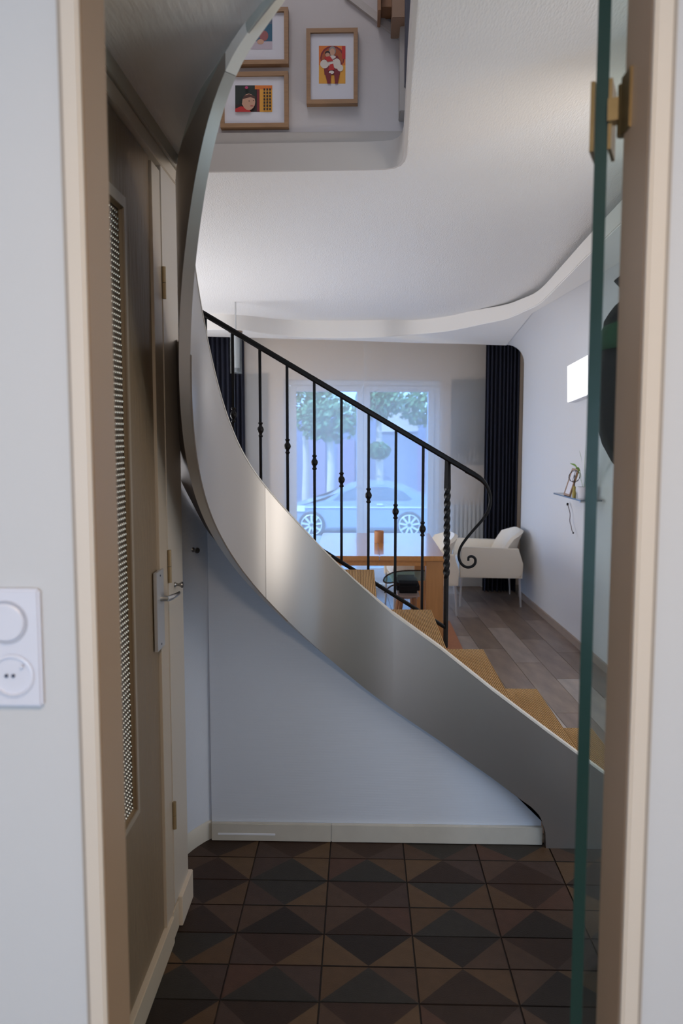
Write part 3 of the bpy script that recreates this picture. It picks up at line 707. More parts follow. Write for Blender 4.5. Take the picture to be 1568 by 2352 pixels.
pc_ = [(R4(545, 35, 625, 113), (.10, .13, .20)), (R4(606, 55, 625, 95), (.03, .12, .20)), (R4(545, 95, 625, 113), (.55, .48, .55)), (ell(606, 82, 10, 12), (.35, .12, .12)), (ell(598, 96, 8, 6), skin)]
frame(504, 18, 662, 146, 9, 'upper landscape oak frame half hidden behind the stair ribbon', pc_, None)
tag(link('wall_pin', lathe([(0, .010), (.004, .008), (.006, 0)], at(628, 148, Y=YU), 8, rot('X', 90)), dark_hole), 'small black pin in the upstairs wall under the upper frame', 'pin')
# ---------------------------------------------------------------- living room shell
def xw(Y): return 1.615 - (Y - 5.515) * .041
YE = 7.17
# right wall with coved top
st_ = [2.86, 3.4, 3.97, 4.6, 5.2, 5.8, 6.4, 6.8, YE]
def rz(Y): return (2.5, .30) if Y < 5.8 else (2.5 - .085 * ((Y - 5.8) / (YE - 5.8)), .30 - .13 * ((Y - 5.8) / (YE - 5.8)))
rows = []
for Y in st_:
    zc, r_ = rz(Y); w_ = xw(Y); row = [(w_, Y, -.02), (w_, Y, 1.0), (w_, Y, zc - r_)]
    for k in range(1, 9):
        a = math.pi / 2 * k / 8; row.append((w_ - r_ + r_ * math.cos(a), Y, zc - r_ + r_ * math.sin(a)))
    rows.append(row)
living_wall = mat('living_wall_paint', (.74, .745, .76), .7, bump=.08, bscale=60)
o = link('wall_right', strip(rows), living_wall, None, 'all'); solid(o, .05, 1); S(o, 'white living room wall on the right, curving into the ceiling')
# ceiling border (soffit) between curved fascia and walls
FB = [(1.10, 2.86, 2.5)] + [tuple(at(x, y, Z=2.5)) for x, y in ((1351, 585), (1293, 644), (1242, 694), (1206, 713), (1163, 731), (1108, 743), (1029, 759), (950, 767))]
FB += [tuple(at(x, y, Y=Y_)) for x, y, Y_ in ((880, 773, 7.0), (820, 775, 7.03), (760, 775.5, 7.04), (700, 774, 7.02), (650, 770, 6.95), (600, 764, 6.82), (560, 758, 6.7), (520, 756, 6.62), (470, 756, 6.6), (400, 757, 6.6))]
GB = [(xw(2.86) - .3, 2.86), (xw(3.97) - .3, 3.97), (xw(4.6) - .3, 4.6), (xw(5.2) - .3, 5.2), (xw(5.8) - .3, 5.8), (xw(6.4) - rz(6.4)[1], 6.4), (xw(6.8) - rz(6.8)[1], 6.8), (xw(YE) - rz(YE)[1], YE)]
GZ = [2.5] * 5 + [rz(6.4)[0], rz(6.8)[0], rz(YE)[0]]
back = [(1.10, 2.425), (.65, 2.435), (.3, 2.445), (0, 2.458), (-.3, 2.467), (-.55, 2.474), (-.8, 2.48), (-1.0, 2.487), (-1.25, 2.495), (-1.5, 2.50), (-2.0, 2.51)]
G = [Vector((x, y, z)) for (x, y), z in zip(GB, GZ)] + [Vector((x, YE - (1.4 - x) * .02, z)) for x, z in back]
Fv = [Vector(p) for p in FB]
n_ = min(len(Fv), len(G)); 
fa = cr(Fv, 6); ga = []
for a, b in zip(G[:len(Fv)], G[1:len(Fv)]): ga += [a.lerp(b, k / 6) for k in range(6)]
ga.append(G[len(Fv) - 1])
o = link('ceiling', strip([fa, [p.lerp(q, .5) for p, q in zip(fa, ga)], ga]), smooth_white, None, 'all'); solid(o, .012, 0); S(o, 'lowered white ceiling border around the curved recess')
tops = []
for i, p in enumerate(fa):
    f_ = min(1, max(0, (p.y - 5.6) / .9)) if p.x > .3 else 1
    tops.append(Vector((p.x, p.y, 2.592 + .033 * f_)))
o = link('trim_11', strip([fa, tops]), mat('fascia_paint', (.80, .77, .73), .6), None, 'all'); solid(o, .010, 0); S(o, 'curved fascia of the recessed ceiling')
# hanging edge above the curtains
eb = [p.copy() for p in G[7:]]
o = link('trim_12', strip([eb, [p + Vector((0, .0, .13)) for p in eb]]), smooth_white, None, True); solid(o, .01, 0); S(o, 'edge of the lowered ceiling above the curtains')
# back wall with opening
def yb(x): return 7.56 + .10 * x
AX = math.atan(.10)
BW = T(0, 7.56, 0) @ rot('Z', math.degrees(AX))
W0, W1, WT = -.775, .83, 2.115
bm = bmesh.new()
box(bm, -2.75, W0, 0, .25, -.02, 2.64, M=BW); box(bm, W1, 2.5, 0, .25, -.02, 2.64, M=BW); box(bm, W0, W1, 0, .25, WT, 2.64, M=BW)
S(link('wall_back', bm, mat('beige_back_wall', (.70, .58, .47), .8, bump=.1, bscale=50)), 'beige back wall around the glazed terrace doors')
S(link('wall_right', boxm(2.40, 2.45, 2.9, 8.4, -.04, 2.66), living_wall), 'added wall on the right keeping sky light out of the ceiling gap, outside the view')  # unseen wall added to stop sky leaking in above the lowered border
S(link('wall_left', boxm(-2.75, -2.7, 2.9, 8.0, -.02, 2.65), living_wall), 'living room wall on the left, outside the view')
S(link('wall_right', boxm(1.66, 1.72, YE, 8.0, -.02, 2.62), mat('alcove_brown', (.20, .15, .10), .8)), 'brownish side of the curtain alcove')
S(link('wall_stairwell', boxm(-2.7, -1.62, 2.9, 2.98, -.02, 2.62), living_wall), 'wall behind the winders, outside the view')
S(link('wall_stairwell', boxm(-1.72, -1.62, Y2, 2.9, -.02, 2.66), living_wall), 'added wall keeping sky light out behind the hall doors, outside the view')  # unseen shell added to stop sky light flooding the space under the winders
# terrace door
wn = S(empty('window_1', (0, 7.6, 0)), 'white double glazed terrace door behind the sheer curtain')
Zb_, Zt_ = .02, WT
def wb_(x0, x1, z0, z1, name, y0=.07, y1=.14, mt=None, par=None, bev=.004):
    bm = boxm(x0, x1, y0, y1, z0, z1, bev=bev); bmesh.ops.transform(bm, matrix=BW, verts=bm.verts)
    return link(name, bm, mt or upvc, par or wn)
wb_(W0, W0 + .06, Zb_, Zt_, 'frame_post'); wb_(W1 - .06, W1, Zb_, Zt_, 'frame_post')
wb_(W0 + .06, W1 - .06, Zt_ - .055, Zt_, 'frame_head'); wb_(W0 + .06, W1 - .06, Zb_, Zb_ + .05, 'frame_sill')
xm = .035
cg = glass_mat('window_glass', (.66, .82, 1.0), .01, 1.3)  # blue tint puts the outdoor haze into the pane colour
for (a, b) in ((W0 + .062, xm - .002), (xm + .002, W1 - .062)):
    sa = wb_(a, a + .065, Zb_ + .052, Zt_ - .057, 'sash_stile', .06, .13)
    wb_(b - .065, b, Zb_ + .052, Zt_ - .057, 'sash_stile', .06, .13)
    wb_(a + .065, b - .065, Zt_ - .115, Zt_ - .057, 'sash_rail', .06, .13)
    wb_(a + .065, b - .065, Zb_ + .052, Zb_ + .16, 'sash_rail', .06, .13)
    wb_(a + .065, b - .065, Zb_ + .16, Zt_ - .115, 'pane', .09, .10, cg, bev=0)
wb_(xm - .09, xm + .04, 1.02, 1.035, 'window_handle', .03, .05)
# curtains
def curtain(name, x0, x1, yfun, z0, z1, amp, nf, m_, label, cat, group=None, seg=6, flare=0):
    t_ = []; n = nf * seg
    rows = []
    for zi in range(9):
        z = z1 + (z0 - z1) * zi / 8; row = []
        for i in range(n + 1):
            u_ = i / n; x = x0 + (x1 - x0) * u_
            ph = 2 * math.pi * nf * u_ + .5 * math.sin(3.1 * u_ * nf / 3) + .15 * zi * math.sin(u_ * 9)
            row.append((x + flare * (u_ - .5) * (zi / 8) ** 2, yfun(x) + amp * (.55 + .45 * zi / 8) * math.sin(ph), z))
        rows.append(row)
    o = link(name, strip(rows), m_, None, 'all'); solid(o, .003, 0)
    return tag(o, label, cat, group)
curtain('curtain', 1.215, 1.545, lambda x: 7.33, .01, 2.55, .035, 9, navy, 'navy blue floor-length curtain in the right corner', 'curtain', 'navy curtains')
curtain('curtain', -1.75, -1.135, lambda x: 7.27, .01, 2.56, .035, 13, navy, 'navy blue curtain on the left behind the stair', 'curtain', 'navy curtains')
sh = sheer_mat('sheer_voile', (.86, .85, .84), .29)
curtain('sheer_curtain', -1.14, .06, lambda x: yb(x) - .16, .02, 2.56, .003, 5, sh, 'left panel of the sheer voile curtain before the terrace door', 'curtain', 'sheer curtains')
curtain('sheer_curtain', .03, 1.26, lambda x: yb(x) - .17, .02, 2.56, .003, 5, sh, 'right panel of the sheer voile curtain before the terrace door', 'curtain', 'sheer curtains')
# wall prints behind the sheers
def wall_art(x0, y0, x1, y1, label, sky=False):
    a = at(x0, y0, Y=yb(-1) if x0 < 700 else yb(1.05)); b = at(x1, y1, Y=yb(-1) if x0 < 700 else yb(1.05))
    t_ = empty('wall_picture', ((a.x + b.x) / 2, 7.5, b.z)); tag(t_, label, 'picture')
    bm = boxm(a.x, b.x, -.028, -.004, b.z, a.z, bev=.002); bmesh.ops.transform(bm, matrix=BW, verts=bm.verts)
    link('canvas', bm, mat('grey_canvas', (.17, .17, .17), .8, var=.25, vscale=4), t_)
    if sky:
        bm = bmesh.new(); x = a.x + .02
        while x < b.x - .04:
            w_ = random.uniform(.012, .03); h_ = random.uniform(.08, .26)
            box(bm, x, x + w_, -.030, -.0282, b.z + .07, b.z + .07 + h_, M=BW); x += w_ + random.uniform(0, .012)
        link('printed_skyline', bm, mat('skyline_grey', (.09, .09, .09), .8), t_)
        bm = bmesh.new()
        for k in range(9):
            x = a.x + .03 + k * (b.x - a.x - .08) / 8; box(bm, x, x + .012, -.0305, -.0283, b.z + .03, b.z + .03 + random.uniform(.05, .16), M=BW)
        link('printed_lights', bm, mat('skyline_light', (.36, .34, .30), .8), t_)
wall_art(1037, 872, 1125, 1067, 'grey city skyline canvas right of the terrace door, behind the voile', True)
wall_art(545, 859, 616, 1190, 'tall plain grey canvas left of the terrace door, behind the voile')
# radiator
rd = empty('radiator', (1.0, 7.5, .12)); tag(rd, 'white column radiator behind the voile under the skyline canvas', 'radiator')
rx0, rx1 = .91, 1.30; rz1 = at(1075, 1158, Y=7.58).z; rz0 = .12
nf = 9
for k in range(nf):
    x = rx0 + (rx1 - rx0) * (k + .5) / nf
    bm = boxm(x - .014, x + .014, -.13, -.05, rz0, rz1, bev=.008); bmesh.ops.transform(bm, matrix=BW, verts=bm.verts); link('radiator_column', bm, rad_mat, rd)
for z in (rz0 + .05, rz1 - .05):
    bm = tubem([(rx0, -.09, z), (rx1, -.09, z)], .016, 10); bmesh.ops.transform(bm, matrix=BW, verts=bm.verts); link('header_pipe', bm, rad_mat, rd, True)
for x in (rx0 + .05, rx1 - .05):
    bm = boxm(x - .012, x + .012, -.11, -.07, -.01, rz0 + .03); bmesh.ops.transform(bm, matrix=BW, verts=bm.verts); link('foot', bm, rad_mat, rd)
# living floor with planks
lf = S(link('floor', boxm(-2.7, 2.4, 2.80, 8.1, -.04, -.006), mat('plank_grout', (.26, .22, .18), .8)), 'grey-brown wood look plank floor of the living room')
pcols = [(.25, .185, .145), (.33, .265, .22), (.19, .135, .10), (.39, .335, .29), (.28, .21, .16)]
pm = [mat('plank_tone_%d' % i, c, .30, var=.60, vscale=4.5, stretch=(3.0, .8, 1), bump=.15, bscale=40) for i, c in enumerate(pcols)]
LM = T(1.60, 5.515, 0) @ rot('Z', math.degrees(math.atan(.041)))
pw, plen = .182, .92
pc = {}
for i in range(13):
    off = (i * .37) % 1 * plen
    for j in range(-4, 4):
        y0 = j * plen + off - .2; y1 = y0 + plen
        if y1 > 2.25: y1 = 2.25
        if y0 < -2.62: y0 = -2.62
        if y1 - y0 < .12: continue
        key = (random.randrange(5), round(y1 - y0, 3))
        if key not in pc:
            bm = boxm(.0015, pw - .0015, .0015, y1 - y0 - .0015, -.008, 0); me = bpy.data.meshes.new('plank'); bmesh.ops.recalc_face_normals(bm, faces=bm.faces); bm.to_mesh(me); bm.free(); me.materials.append(pm[key[0]]); pc[key] = me
        o = bpy.data.objects.new('plank', pc[key]); COL.objects.link(o); o.parent = lf
        o.matrix_local = LM @ T(-(i + 1) * pw, y0, 0)
bm = bmesh.new(); box(bm, -.006, .012, -2.6, 1.64, -.01, .055, M=T(1.605, 5.515, 0) @ rot('Z', math.degrees(math.atan(.041))))
S(link('baseboard_right', bm, mat('plank_skirting', (.36, .28, .22), .5, var=.15, vscale=4)), 'low wood look skirting along the right living room wall')
# ---------------------------------------------------------------- living room things
tag(link('rug', boxm(-.62, .752, 4.95, 6.15, 0, .012, bev=.004), rug_mat), 'terracotta rug under the dining table', 'rug')
tb = empty('dining_table', (.13, 5.6, 0)); tag(tb, 'honey-coloured wooden dining table behind the stair railing', 'table')
TX0, TX1, TY0, TY1, TZ = -.315, .574, 5.013, 6.17, .75
link('tabletop', boxm(TX0, (TX0 + TX1) / 2 - .001, TY0, TY1, TZ - .034, TZ, bev=.003), table_wood, tb)
link('tabletop', boxm((TX0 + TX1) / 2 + .001, TX1, TY0, TY1, TZ - .034, TZ, bev=.003), table_wood, tb)
for (x0, x1, y0, y1) in ((TX0 + .06, TX1 - .06, TY0 + .02, TY0 + .045), (TX0 + .06, TX1 - .06, TY1 - .045, TY1 - .02), (TX0 + .03, TX0 + .055, TY0 + .1, TY1 - .1), (TX1 - .055, TX1 - .03, TY0 + .1, TY1 - .1)):
    link('apron', boxm(x0, x1, y0, y1, TZ - .07, TZ - .0345), table_wood, tb)
for x in (TX0 + .005, TX1 - .125):
    for y in (TY0 + .012, TY1 - .11):
        link('leg', boxm(x, x + .12, y, y + .095, .013, TZ - .0345, bev=.003), leg_wood, tb)
cd = at(870, 1246, Z=.75)
co_ = lathe([(0, 0), (.035, 0), (.036, .004), (.036, .088), (.033, .09), (.032, .06), (0, .06)], (cd.x, cd.y, TZ), 24)
tag(link('candle_holder', co_, mat('terracotta_cup', (.50, .24, .11), .6, var=.1, vscale=20), None, True), 'small brown candle cup standing on the dining table', 'candle holder')
def armchair(name, M, label):
    t_ = empty(name, M.translation); tag(t_, label, 'chair', 'cream leather armchairs')
    def put(n_, bm, mt, sm_=True, par=None):
        bmesh.ops.transform(bm, matrix=M, verts=bm.verts); return link(n_, bm, mt, par or t_, sm_)
    # local: front -X, width Y (-.29 .. .29), back +X
    def side(y0, y1):
        pts_ = [(-.285, .275), (-.290, .40), (-.275, .545), (-.24, .555), (.10, .545), (.24, .54), (.285, .40), (.278, .27)]
        return prism(pts_, y0, y1, 'y')
    for y0, y1 in ((-.30, -.262), (.262, .30)):
        bm = side(y0, y1); bmesh.ops.bevel(bm, geom=[e for e in bm.edges if abs(e.verts[0].co.y - e.verts[1].co.y) < 1e-6], offset=.006, segments=2, affect='EDGES'); put('armrest', bm, cream)
    # rolled shell back
    rows = []
    for k in range(9):
        u_ = k / 8; z = .40 + .285 * u_; x = .235 + .02 * u_ + .055 * u_ * u_
        row = []
        for i in range(13):
            v_ = -1 + 2 * i / 12; zz = z - .055 * max(0, abs(v_) - .3) ** 2 * 2 * u_
            row.append((x - .17 * abs(v_) ** 3.0 * (1 - .3 * u_), v_ * (.262 + .0 * u_), zz))
        rows.append(row)
    bm = strip(rows); me = put('backrest', bm, cream, 'all'); solid(me, .035, 0)
    bm = boxm(-.27, .20, -.258, .258, .30, .43, bev=.03); put('seat', bm, cream)
    bm = boxm(-.26, .262, -.258, .258, .272, .30); put('seat_base', bm, cream, False)
    for x, y, dx in ((-.268, -.27, -.006), (-.268, .27, -.006), (.255, -.27, .02), (.255, .27, .02)):
        put('leg', tubem([(x, y, .29), (x + dx, y, .002)], [.011, .008], 10), mat('pale_metal_leg', (.60, .60, .62), .35, metal=.5))
    return t_
armchair('armchair', T(1.19, 6.965, 0) @ rot('Z', -1), 'cream leather armchair facing left by the right wall')
armchair('armchair', T(.535, 6.60, 0) @ rot('Z', 6), 'cream leather armchair half hidden behind the twisted newel post')
# glass/black chair under the table
gc = empty('glass_arm_chair', (.3, 5.6, 0)); tag(gc, 'low chair with black seat and clear curved arms beneath the table', 'chair')
g1 = glass_mat('aqua_acrylic', (.62, .85, .86), .08, 1.5, .25)
c0 = at(945, 1350, Y=5.62)
sx0, sx1 = at(908, 1345, Y=5.62).x, .44
sz = at(940, 1335, Y=5.62).z
link('seat', boxm(sx0, sx1, 5.42, 5.80, sz - .055, sz + .02, bev=.02), black_cloth, gc, True)
link('seat_shell', boxm(sx0 + .01, sx1, 5.44, 5.78, sz - .10, sz - .056, bev=.015), mat('greyish_shell', (.45, .38, .36), .5), gc, True)
ar = cr([at(975, 1311, Y=5.55), at(930, 1311, Y=5.55), at(900, 1316, Y=5.55), at(884, 1326, Y=5.55), at(881, 1335, Y=5.55), at(890, 1339, Y=5.55), at(912, 1337, Y=5.55)], 5)
link('arm_rim', tubem(ar, .006, 8), mat('dark_chrome', (.12, .14, .16), .2, metal=1), gc, True)
bm = bmesh.new(); f = bm.faces.new([bm.verts.new((p.x, 5.55, p.z)) for p in ar + [at(975, 1333, Y=5.55)]]); bmesh.ops.triangulate(bm, faces=[f])
solid(link('arm_panel', bm, g1, gc), .012, 0)
ar = cr([at(918, 1341, Y=5.5), at(900, 1345, Y=5.5), at(888, 1354, Y=5.5), at(883, 1362, Y=5.5)], 5)
link('arm_rim', tubem(ar, .006, 8), MATS['dark_chrome'], gc, True)
for (x, y, dx) in ((sx0 + .04, 5.46, -.05), (sx1 - .04, 5.46, .02), (sx0 + .04, 5.76, -.05), (sx1 - .04, 5.76, .02)):
    link('leg', tubem([(x, y, sz - .09), (x + dx, y, .013)], [.022, .017], 8, flat=.8), step_wood, gc, True)
# white chair back peeking over the stringer
wc = empty('white_dining_chair', (-.50, 5.3, 0)); tag(wc, 'white shell dining chair at the left end of the table, just peeking over the stringer', 'chair')
link('backrest', boxm(-.46, -.425, 5.10, 5.46, .46, .80, bev=.03), cream, wc, True)
link('seat', boxm(-.44, -.06, 5.10, 5.46, .42, .46, bev=.015), cream, wc, True)
for x in (-.42, -.09):
    for y in (5.13, 5.43): link('leg', tubem([(x, y, .43), (x, y, .013)], .011, 8), chrome, wc, True)
# lit picture lamp on the right wall
lp = empty('wall_lamp', (1.6, 5.45, 1.95)); tag(lp, 'glowing white rectangular wall lamp high on the right wall', 'lamp')
LMx = T(xw(5.45), 5.45, 1.958) @ rot('Z', math.degrees(math.atan(.041))) @ rot('X', -5.0)
bm = bmesh.new(); box(bm, -.06, -.002, -.235, .20, -.130, .145, M=LMx); link('housing', bm, upvc, lp)
lm_ = mat('lamp_diffuser', (1.0, .97, .94), .5, emit=.92)
bm = bmesh.new(); box(bm, -.066, -.0602, -.232, .197, -.127, .142, M=LMx); link('diffuser', bm, lm_, lp)
# shelf and small things
shz = at(1300, 1137, X=1.5).z
sl = empty('wall_shelf', (1.59, 5.6, shz)); tag(sl, 'thin dark glass shelf on the right wall beside the glass door', 'shelf')
SM = T(1.598, 5.6, 0) @ rot('Z', math.degrees(math.atan(.041)))
ys_ = at(1277, 1135, X=1.47).y - 5.6
bm = bmesh.new(); box(bm, -.15, -.004, -.60, ys_, shz - .006, shz + .004, M=SM); link('shelf_board', bm, mat('smoked_glass_shelf', (.10, .13, .16), .15, spec=.8), sl)
bm = bmesh.new(); box(bm, -.10, -.004, -.45, -.43, shz - .03, shz - .0062, M=SM); link('bracket', bm, chrome, sl)
pf_a, pf_b = at(1314, 1130, X=1.50), at(1337, 1072, X=1.53)
pf = empty('photo_frame', pf_a); tag(pf, 'small wooden frame leaning back on the glass shelf', 'picture frame')
bm = bmesh.new()
zt2 = .20
FM = T(1.475, 5.33, shz + .006) @ rot('Y', 17) @ rot('Z', 90)
for q in ((-.075, -.062, 0, zt2), (.062, .075, 0, zt2), (-.062, .062, 0, .013), (-.062, .062, zt2 - .013, zt2)): box(bm, q[0], q[1], -.006, .006, q[2], q[3], M=FM)
link('frame_rails', bm, oak, pf)
bm = bmesh.new(); box(bm, -.062, .062, -.001, .002, .013, zt2 - .013, M=FM); link('picture_sheet', bm, paper, pf)
wo = empty('wire_ornament', (1.5, 5.7, shz)); wc_ = at(1319, 1094, X=1.485); tag(wo, 'round black wire ornament with a small yellow figure on the shelf', 'ornament')
for k in range(3):
    Mx = T(*wc_) @ rot('Z', 20 + 60 * k) @ rot('X', 15 * k)
    link('wire_loop', tubem([Mx @ Vector((.042 * math.cos(a), 0, .042 * math.sin(a))) for a in [2 * math.pi * i / 24 for i in range(25)]], .0016, 6, False), iron, wo, True)
link('stem', tubem([(wc_.x, wc_.y, wc_.z + .01), (wc_.x + .004, wc_.y, shz + .004)], .003, 6), iron, wo, True)
link('yellow_figure', lathe([(0, 0), (.012, 0), (.014, .03), (.010, .05), (.011, .075), (0, .085)], (wc_.x, wc_.y - .0, shz + .004), 10), mat('mustard_paint', (.42, .33, .08), .5), wo, True)
pt = empty('potted_plant', (1.50, 5.25, shz)); tag(pt, 'green leafed plant in a white pot on the shelf, mostly behind the glass door', 'plant')
pbx, pby = 1.53, 5.12
link('pot', lathe([(0, 0), (.035, 0), (.045, .08), (.041, .08), (.036, .06), (0, .06)], (pbx, pby, shz + .004), 18), plastic, pt, True)
leaf = mat('leaf_green', (.16, .30, .05), .5)
for i, (ex, ey) in enumerate(((1309, 1064), (1321, 1075), (1330, 1035), (1345, 1020), (1360, 1050))):
    e = at(ex, ey, X=1.47); b0 = Vector((pbx, pby, shz + .06)); mid = b0.lerp(e, .5) + Vector((0, 0, .06))
    q = cr([b0, mid, e], 6); bm = bmesh.new(); V = []
    for j, p in enumerate(q):
        w_ = .009 * math.sin(math.pi * min(.999, (j + .6) / len(q))) + .0006; V.append((bm.verts.new(p + Vector((0, w_ * .4, w_))), bm.verts.new(p - Vector((0, w_ * .4, w_)))))
    for (a, b), (c_, d_) in zip(V, V[1:]): bm.faces.new((a, c_, d_, b))
    link('leaf', bm, leaf, pt)
cdp = [at(x, y, X=1.585) for x, y in ((1303, 1158), (1306, 1168), (1309, 1182), (1308, 1196), (1311, 1208), (1313, 1218), (1316, 1224))]
cdn = empty('hanging_cord', cdp[0]); tag(cdn, 'short dark cord with a toggle hanging on the wall below the shelf', 'cord')
link('cord', tubem(cr(cdp, 4), .0028, 6), mat('brown_cord', (.10, .06, .06), .7), cdn, True)
link('toggle', lathe([(0, -.012), (.008, -.008), (.008, .008), (0, .012)], cdp[0], 10), iron, cdn, True)
link('plug', lathe([(0, -.008), (.006, -.005), (.006, .005), (0, .008)], cdp[-1], 10), iron, cdn, True)
# cylinder pendant
pd_t = at(541, 764, Y=6.0); pd_b = at(541, 858, Y=6.0)
pdn = empty('cylinder_lamp', (pd_t.x, 6.0, pd_b.z)); tag(pdn, 'cylindrical glass and steel ceiling spot near the left curtain', 'lamp')
link('glass_sleeve', lathe([(.046, pd_b.z), (.046, pd_t.z), (.043, pd_t.z), (.043, pd_b.z), (.046, pd_b.z)], (pd_t.x, 6.0, 0), 28), glass_mat('lamp_glass', (.88, .90, .92), .03, 1.4, .08), pdn, True)
link('steel_core', lathe([(0, pd_b.z + .045), (.026, pd_b.z + .045), (.026, pd_t.z), (0, pd_t.z)], (pd_t.x + .004, 6.0, 0), 24), mat('warm_white_tube', (.72, .70, .66), .35, metal=.2), pdn, True)
link('lamp_socket', lathe([(0, pd_b.z + .012), (.018, pd_b.z + .012), (.020, pd_b.z + .0445), (0, pd_b.z + .0445)], (pd_t.x + .004, 6.0, 0), 20), mat('socket_grey', (.25, .25, .25), .4), pdn, True)
link('ceiling_rose', lathe([(0, pd_t.z), (.055, pd_t.z), (.055, pd_t.z + .012), (0, pd_t.z + .012)], (pd_t.x, 6.0, 0), 28), mat('brown_rose', (.22, .15, .10), .5), pdn, True)
link('suspension_rod', tubem([(pd_t.x, 6.0, pd_t.z + .012), (pd_t.x, 6.0, 2.63)], .006, 8), chrome, pdn, True)
# ---------------------------------------------------------------- street outside
ZG = -.95
S(link('ground_1', boxm(-16, 16, 8.2, 40, ZG - .1, ZG), mat('street_asphalt', (.20, .22, .25), .9, var=.1)), 'pale street outside')
S(link('ground_2', boxm(-4, 4, 7.82, 11.5, -.12, -.03), mat('terrace_slab', (.22, .23, .25), .85)), 'terrace slab outside the glazed door')
def car_on_street():
    YCc = 17.5
    t_ = empty('parked_car', (.2, YCc, ZG)); tag(t_, 'silver-blue car parked on the street beyond the terrace door', 'car')
    body = mat('silver_blue_car_paint', (.28, .35, .44), .3, coat=.5)
    p = lambda x, y: ((x - 828) / F * YCc, 1.6 - (y - 990) / F * YCc)
    out = [p(655, 1212), p(655, 1180), p(672, 1168), p(705, 1158), p(745, 1150), p(775, 1132), p(805, 1118), p(850, 1112), p(900, 1114), p(940, 1124), p(975, 1142), p(1000, 1152), p(1006, 1175), p(1004, 1205), p(960, 1212)]
    bm = prism(out, YCc, YCc + 1.6, 'y'); link('car_body', bm, body, t_)
    gl = mat('car_glass', (.10, .14, .18), .1, spec=.9)
    link('side_window', prism([p(765, 1149), p(782, 1134), p(808, 1122), p(835, 1118), p(835, 1149)], YCc - .012, YCc - .001, 'y'), gl, t_)
    link('side_window', prism([p(841, 1149), p(841, 1118), p(890, 1119), p(925, 1128), p(945, 1145), p(940, 1149)], YCc - .012, YCc - .001, 'y'), gl, t_)
    link('trim_line', boxm(p(672, 0)[0], p(1002, 0)[0], YCc - .02, YCc - .001, p(0, 1167)[1], p(0, 1164)[1]), mat('car_trim', (.7, .75, .8), .3), t_)
    for x, y in ((715, 1206), (940, 1206)):
        cx_, cz_ = p(x, y)
        wl = link('wheel', lathe([(0, 0), (.30, 0), (.32, .03), (.32, .2), (0, .2)], (cx_, YCc - .06, cz_), 28, rot('X', -90)), mat('tyre', (.06, .07, .08), .8), t_, True)
        bm = bmesh.new()
        for k in range(9):
            Mx = T(cx_, YCc - .075, cz_) @ rot('Y', 40 * k); box(bm, -.022, .022, 0, .012, .02, .235, M=Mx)
        link('hub_spokes', bm, mat('alloy_wheel', (.80, .82, .85), .3, metal=.3), wl)
        link('rim', tubem([(cx_ + .24 * math.cos(a), YCc - .068, cz_ + .24 * math.sin(a)) for a in [2 * math.pi * i / 28 for i in range(29)]], .012, 6, False), MATS['alloy_wheel'], wl, True)
    link('headlamp', boxm(*[f(v) for f, v in ((lambda v: p(v, 0)[0], 668), (lambda v: p(v, 0)[0], 700))], YCc - .03, YCc - .001, p(0, 1176)[1], p(0, 1162)[1], bev=.02), mat('lamp_lens', (.9, .9, .9), .2), t_)
    bm = boxm(p(865, 0)[0], p(880, 0)[0], YCc - .025, YCc - .001, p(0, 1160)[1], p(0, 1157)[1]); link('door_handle', bm, MATS['car_trim'], t_)
car_on_street()
def facade():
    YF = 27
    t_ = empty('garage_building', (0, YF, ZG)); tag(t_, 'dusky low building with garage doors across the street', 'building')
    wl = mat('mauve_render', (.20, .22, .32), .9, var=.1, vscale=.6)
    link('wall', boxm(-9, 9, YF, YF + .4, ZG, 2.2), wl, t_)
    q = lambda x, y: ((x - 828) / F * YF, 1.6 - (y - 990) / F * YF)
    for x0, x1 in ((700, 748), (775, 815), (865, 915), (930, 990)):
        a = q(x0, 1010); b = q(x1, 1150); link('garage_door', boxm(a[0], b[0], YF - .05, YF - .001, ZG, a[1], bev=.02), mat('mauve_door', (.30, .22, .32), .7), t_)
facade()
YG = 24
pq = lambda x, y: at(x, y, Y=YG)
g = [pq(866, 948), pq(960, 936), pq(960, 990), pq(868, 992)]
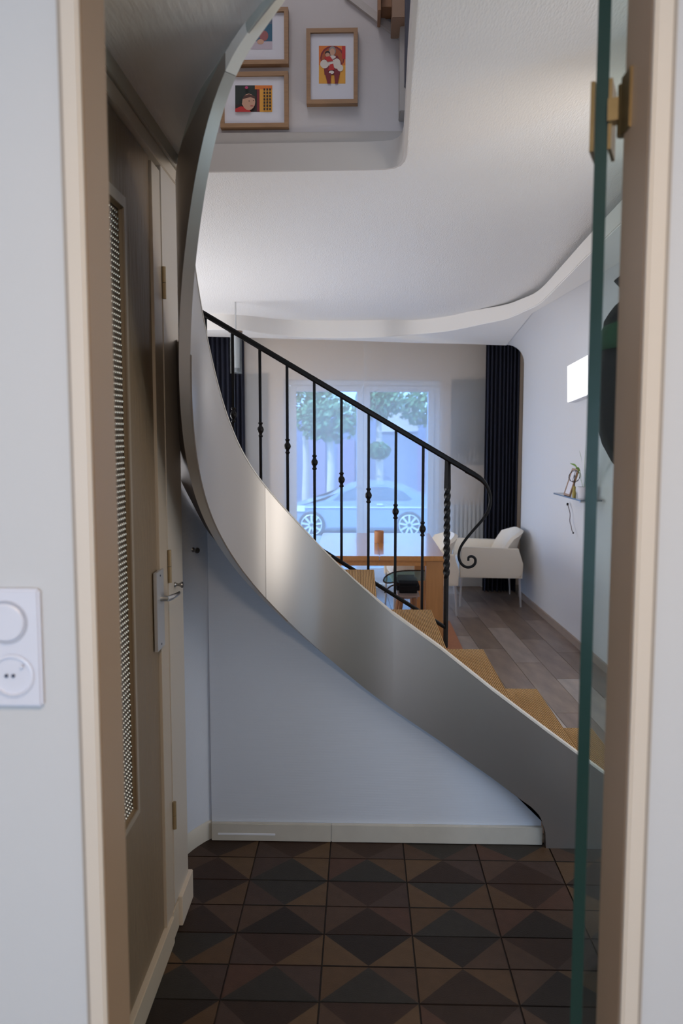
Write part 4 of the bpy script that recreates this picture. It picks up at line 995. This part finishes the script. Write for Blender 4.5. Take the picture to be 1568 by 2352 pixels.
bm = prism([(p.x, p.z) for p in g], YG, YG + .6, 'y'); bl_ = link('gable_wall', bm, mat('sunlit_peach_render', (.85, .72, .62), .9))
hs = empty('peach_house', (g[0].x, YG, ZG)); tag(hs, 'sunlit peach house end among the trees across the street', 'house')
bl_.parent = hs; bl_.matrix_parent_inverse = Matrix.Translation(-Vector(hs.location))
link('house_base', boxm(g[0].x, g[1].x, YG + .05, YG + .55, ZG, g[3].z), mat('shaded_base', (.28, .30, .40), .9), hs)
def tree(cx_, Y_, top_px, ctr, rad, label, trunk_px=None):
    c_ = at(ctr[0], ctr[1], Y=Y_)
    t_ = empty('street_tree', (c_.x, Y_, ZG)); tag(t_, label, 'tree', 'trees across the street')
    tk = link('trunk', tubem([(c_.x, Y_, ZG), (c_.x + .04, Y_, ZG + 1.5), (c_.x - .02, Y_, c_.z)], [.13, .11, .07], 10), mat('pale_bark', (.62, .50, .40), .9, var=.2, vscale=6), t_, True)
    bm = bmesh.new()
    for i in range(1500):
        v = Vector((random.gauss(0, 1), random.gauss(0, 1), random.gauss(0, 1))).normalized() * rad * random.uniform(.45, 1.0)
        v.z *= .65
        if random.random() < .25: continue
        p = c_ + v; s_ = random.uniform(.05, .11); n = Vector((random.uniform(-1, 1), random.uniform(-1, 1), random.uniform(-1, 1))).normalized()
        u_ = n.orthogonal().normalized() * s_; w_ = n.cross(u_).normalized() * s_ * .7
        bm.faces.new([bm.verts.new(p + a) for a in (u_, w_, -u_, -w_)])
    cr_ = link('crown', bm, mat('street_leaves', (.13, .24, .10), .6, var=.35, vscale=3), t_, recalc=False); cr_['kind'] = 'stuff'
tree(0, 21, 0, (757, 965), 1.0, 'green tree with a pale sunlit trunk seen through the left pane')
tree(0, 22.5, 0, (700, 925), 1.1, 'green tree at the upper left of the left pane')
tree(0, 22, 0, (870, 925), .8, 'green tree at the upper left of the right pane')
tree(0, 23, 0, (985, 930), 1.1, 'green tree at the right edge of the right pane')
tree(0, 21, 0, (868, 1035), .35, 'small green bush-like tree low in the right pane')
for x in (-9.5, 9.5, -12, 12): pass
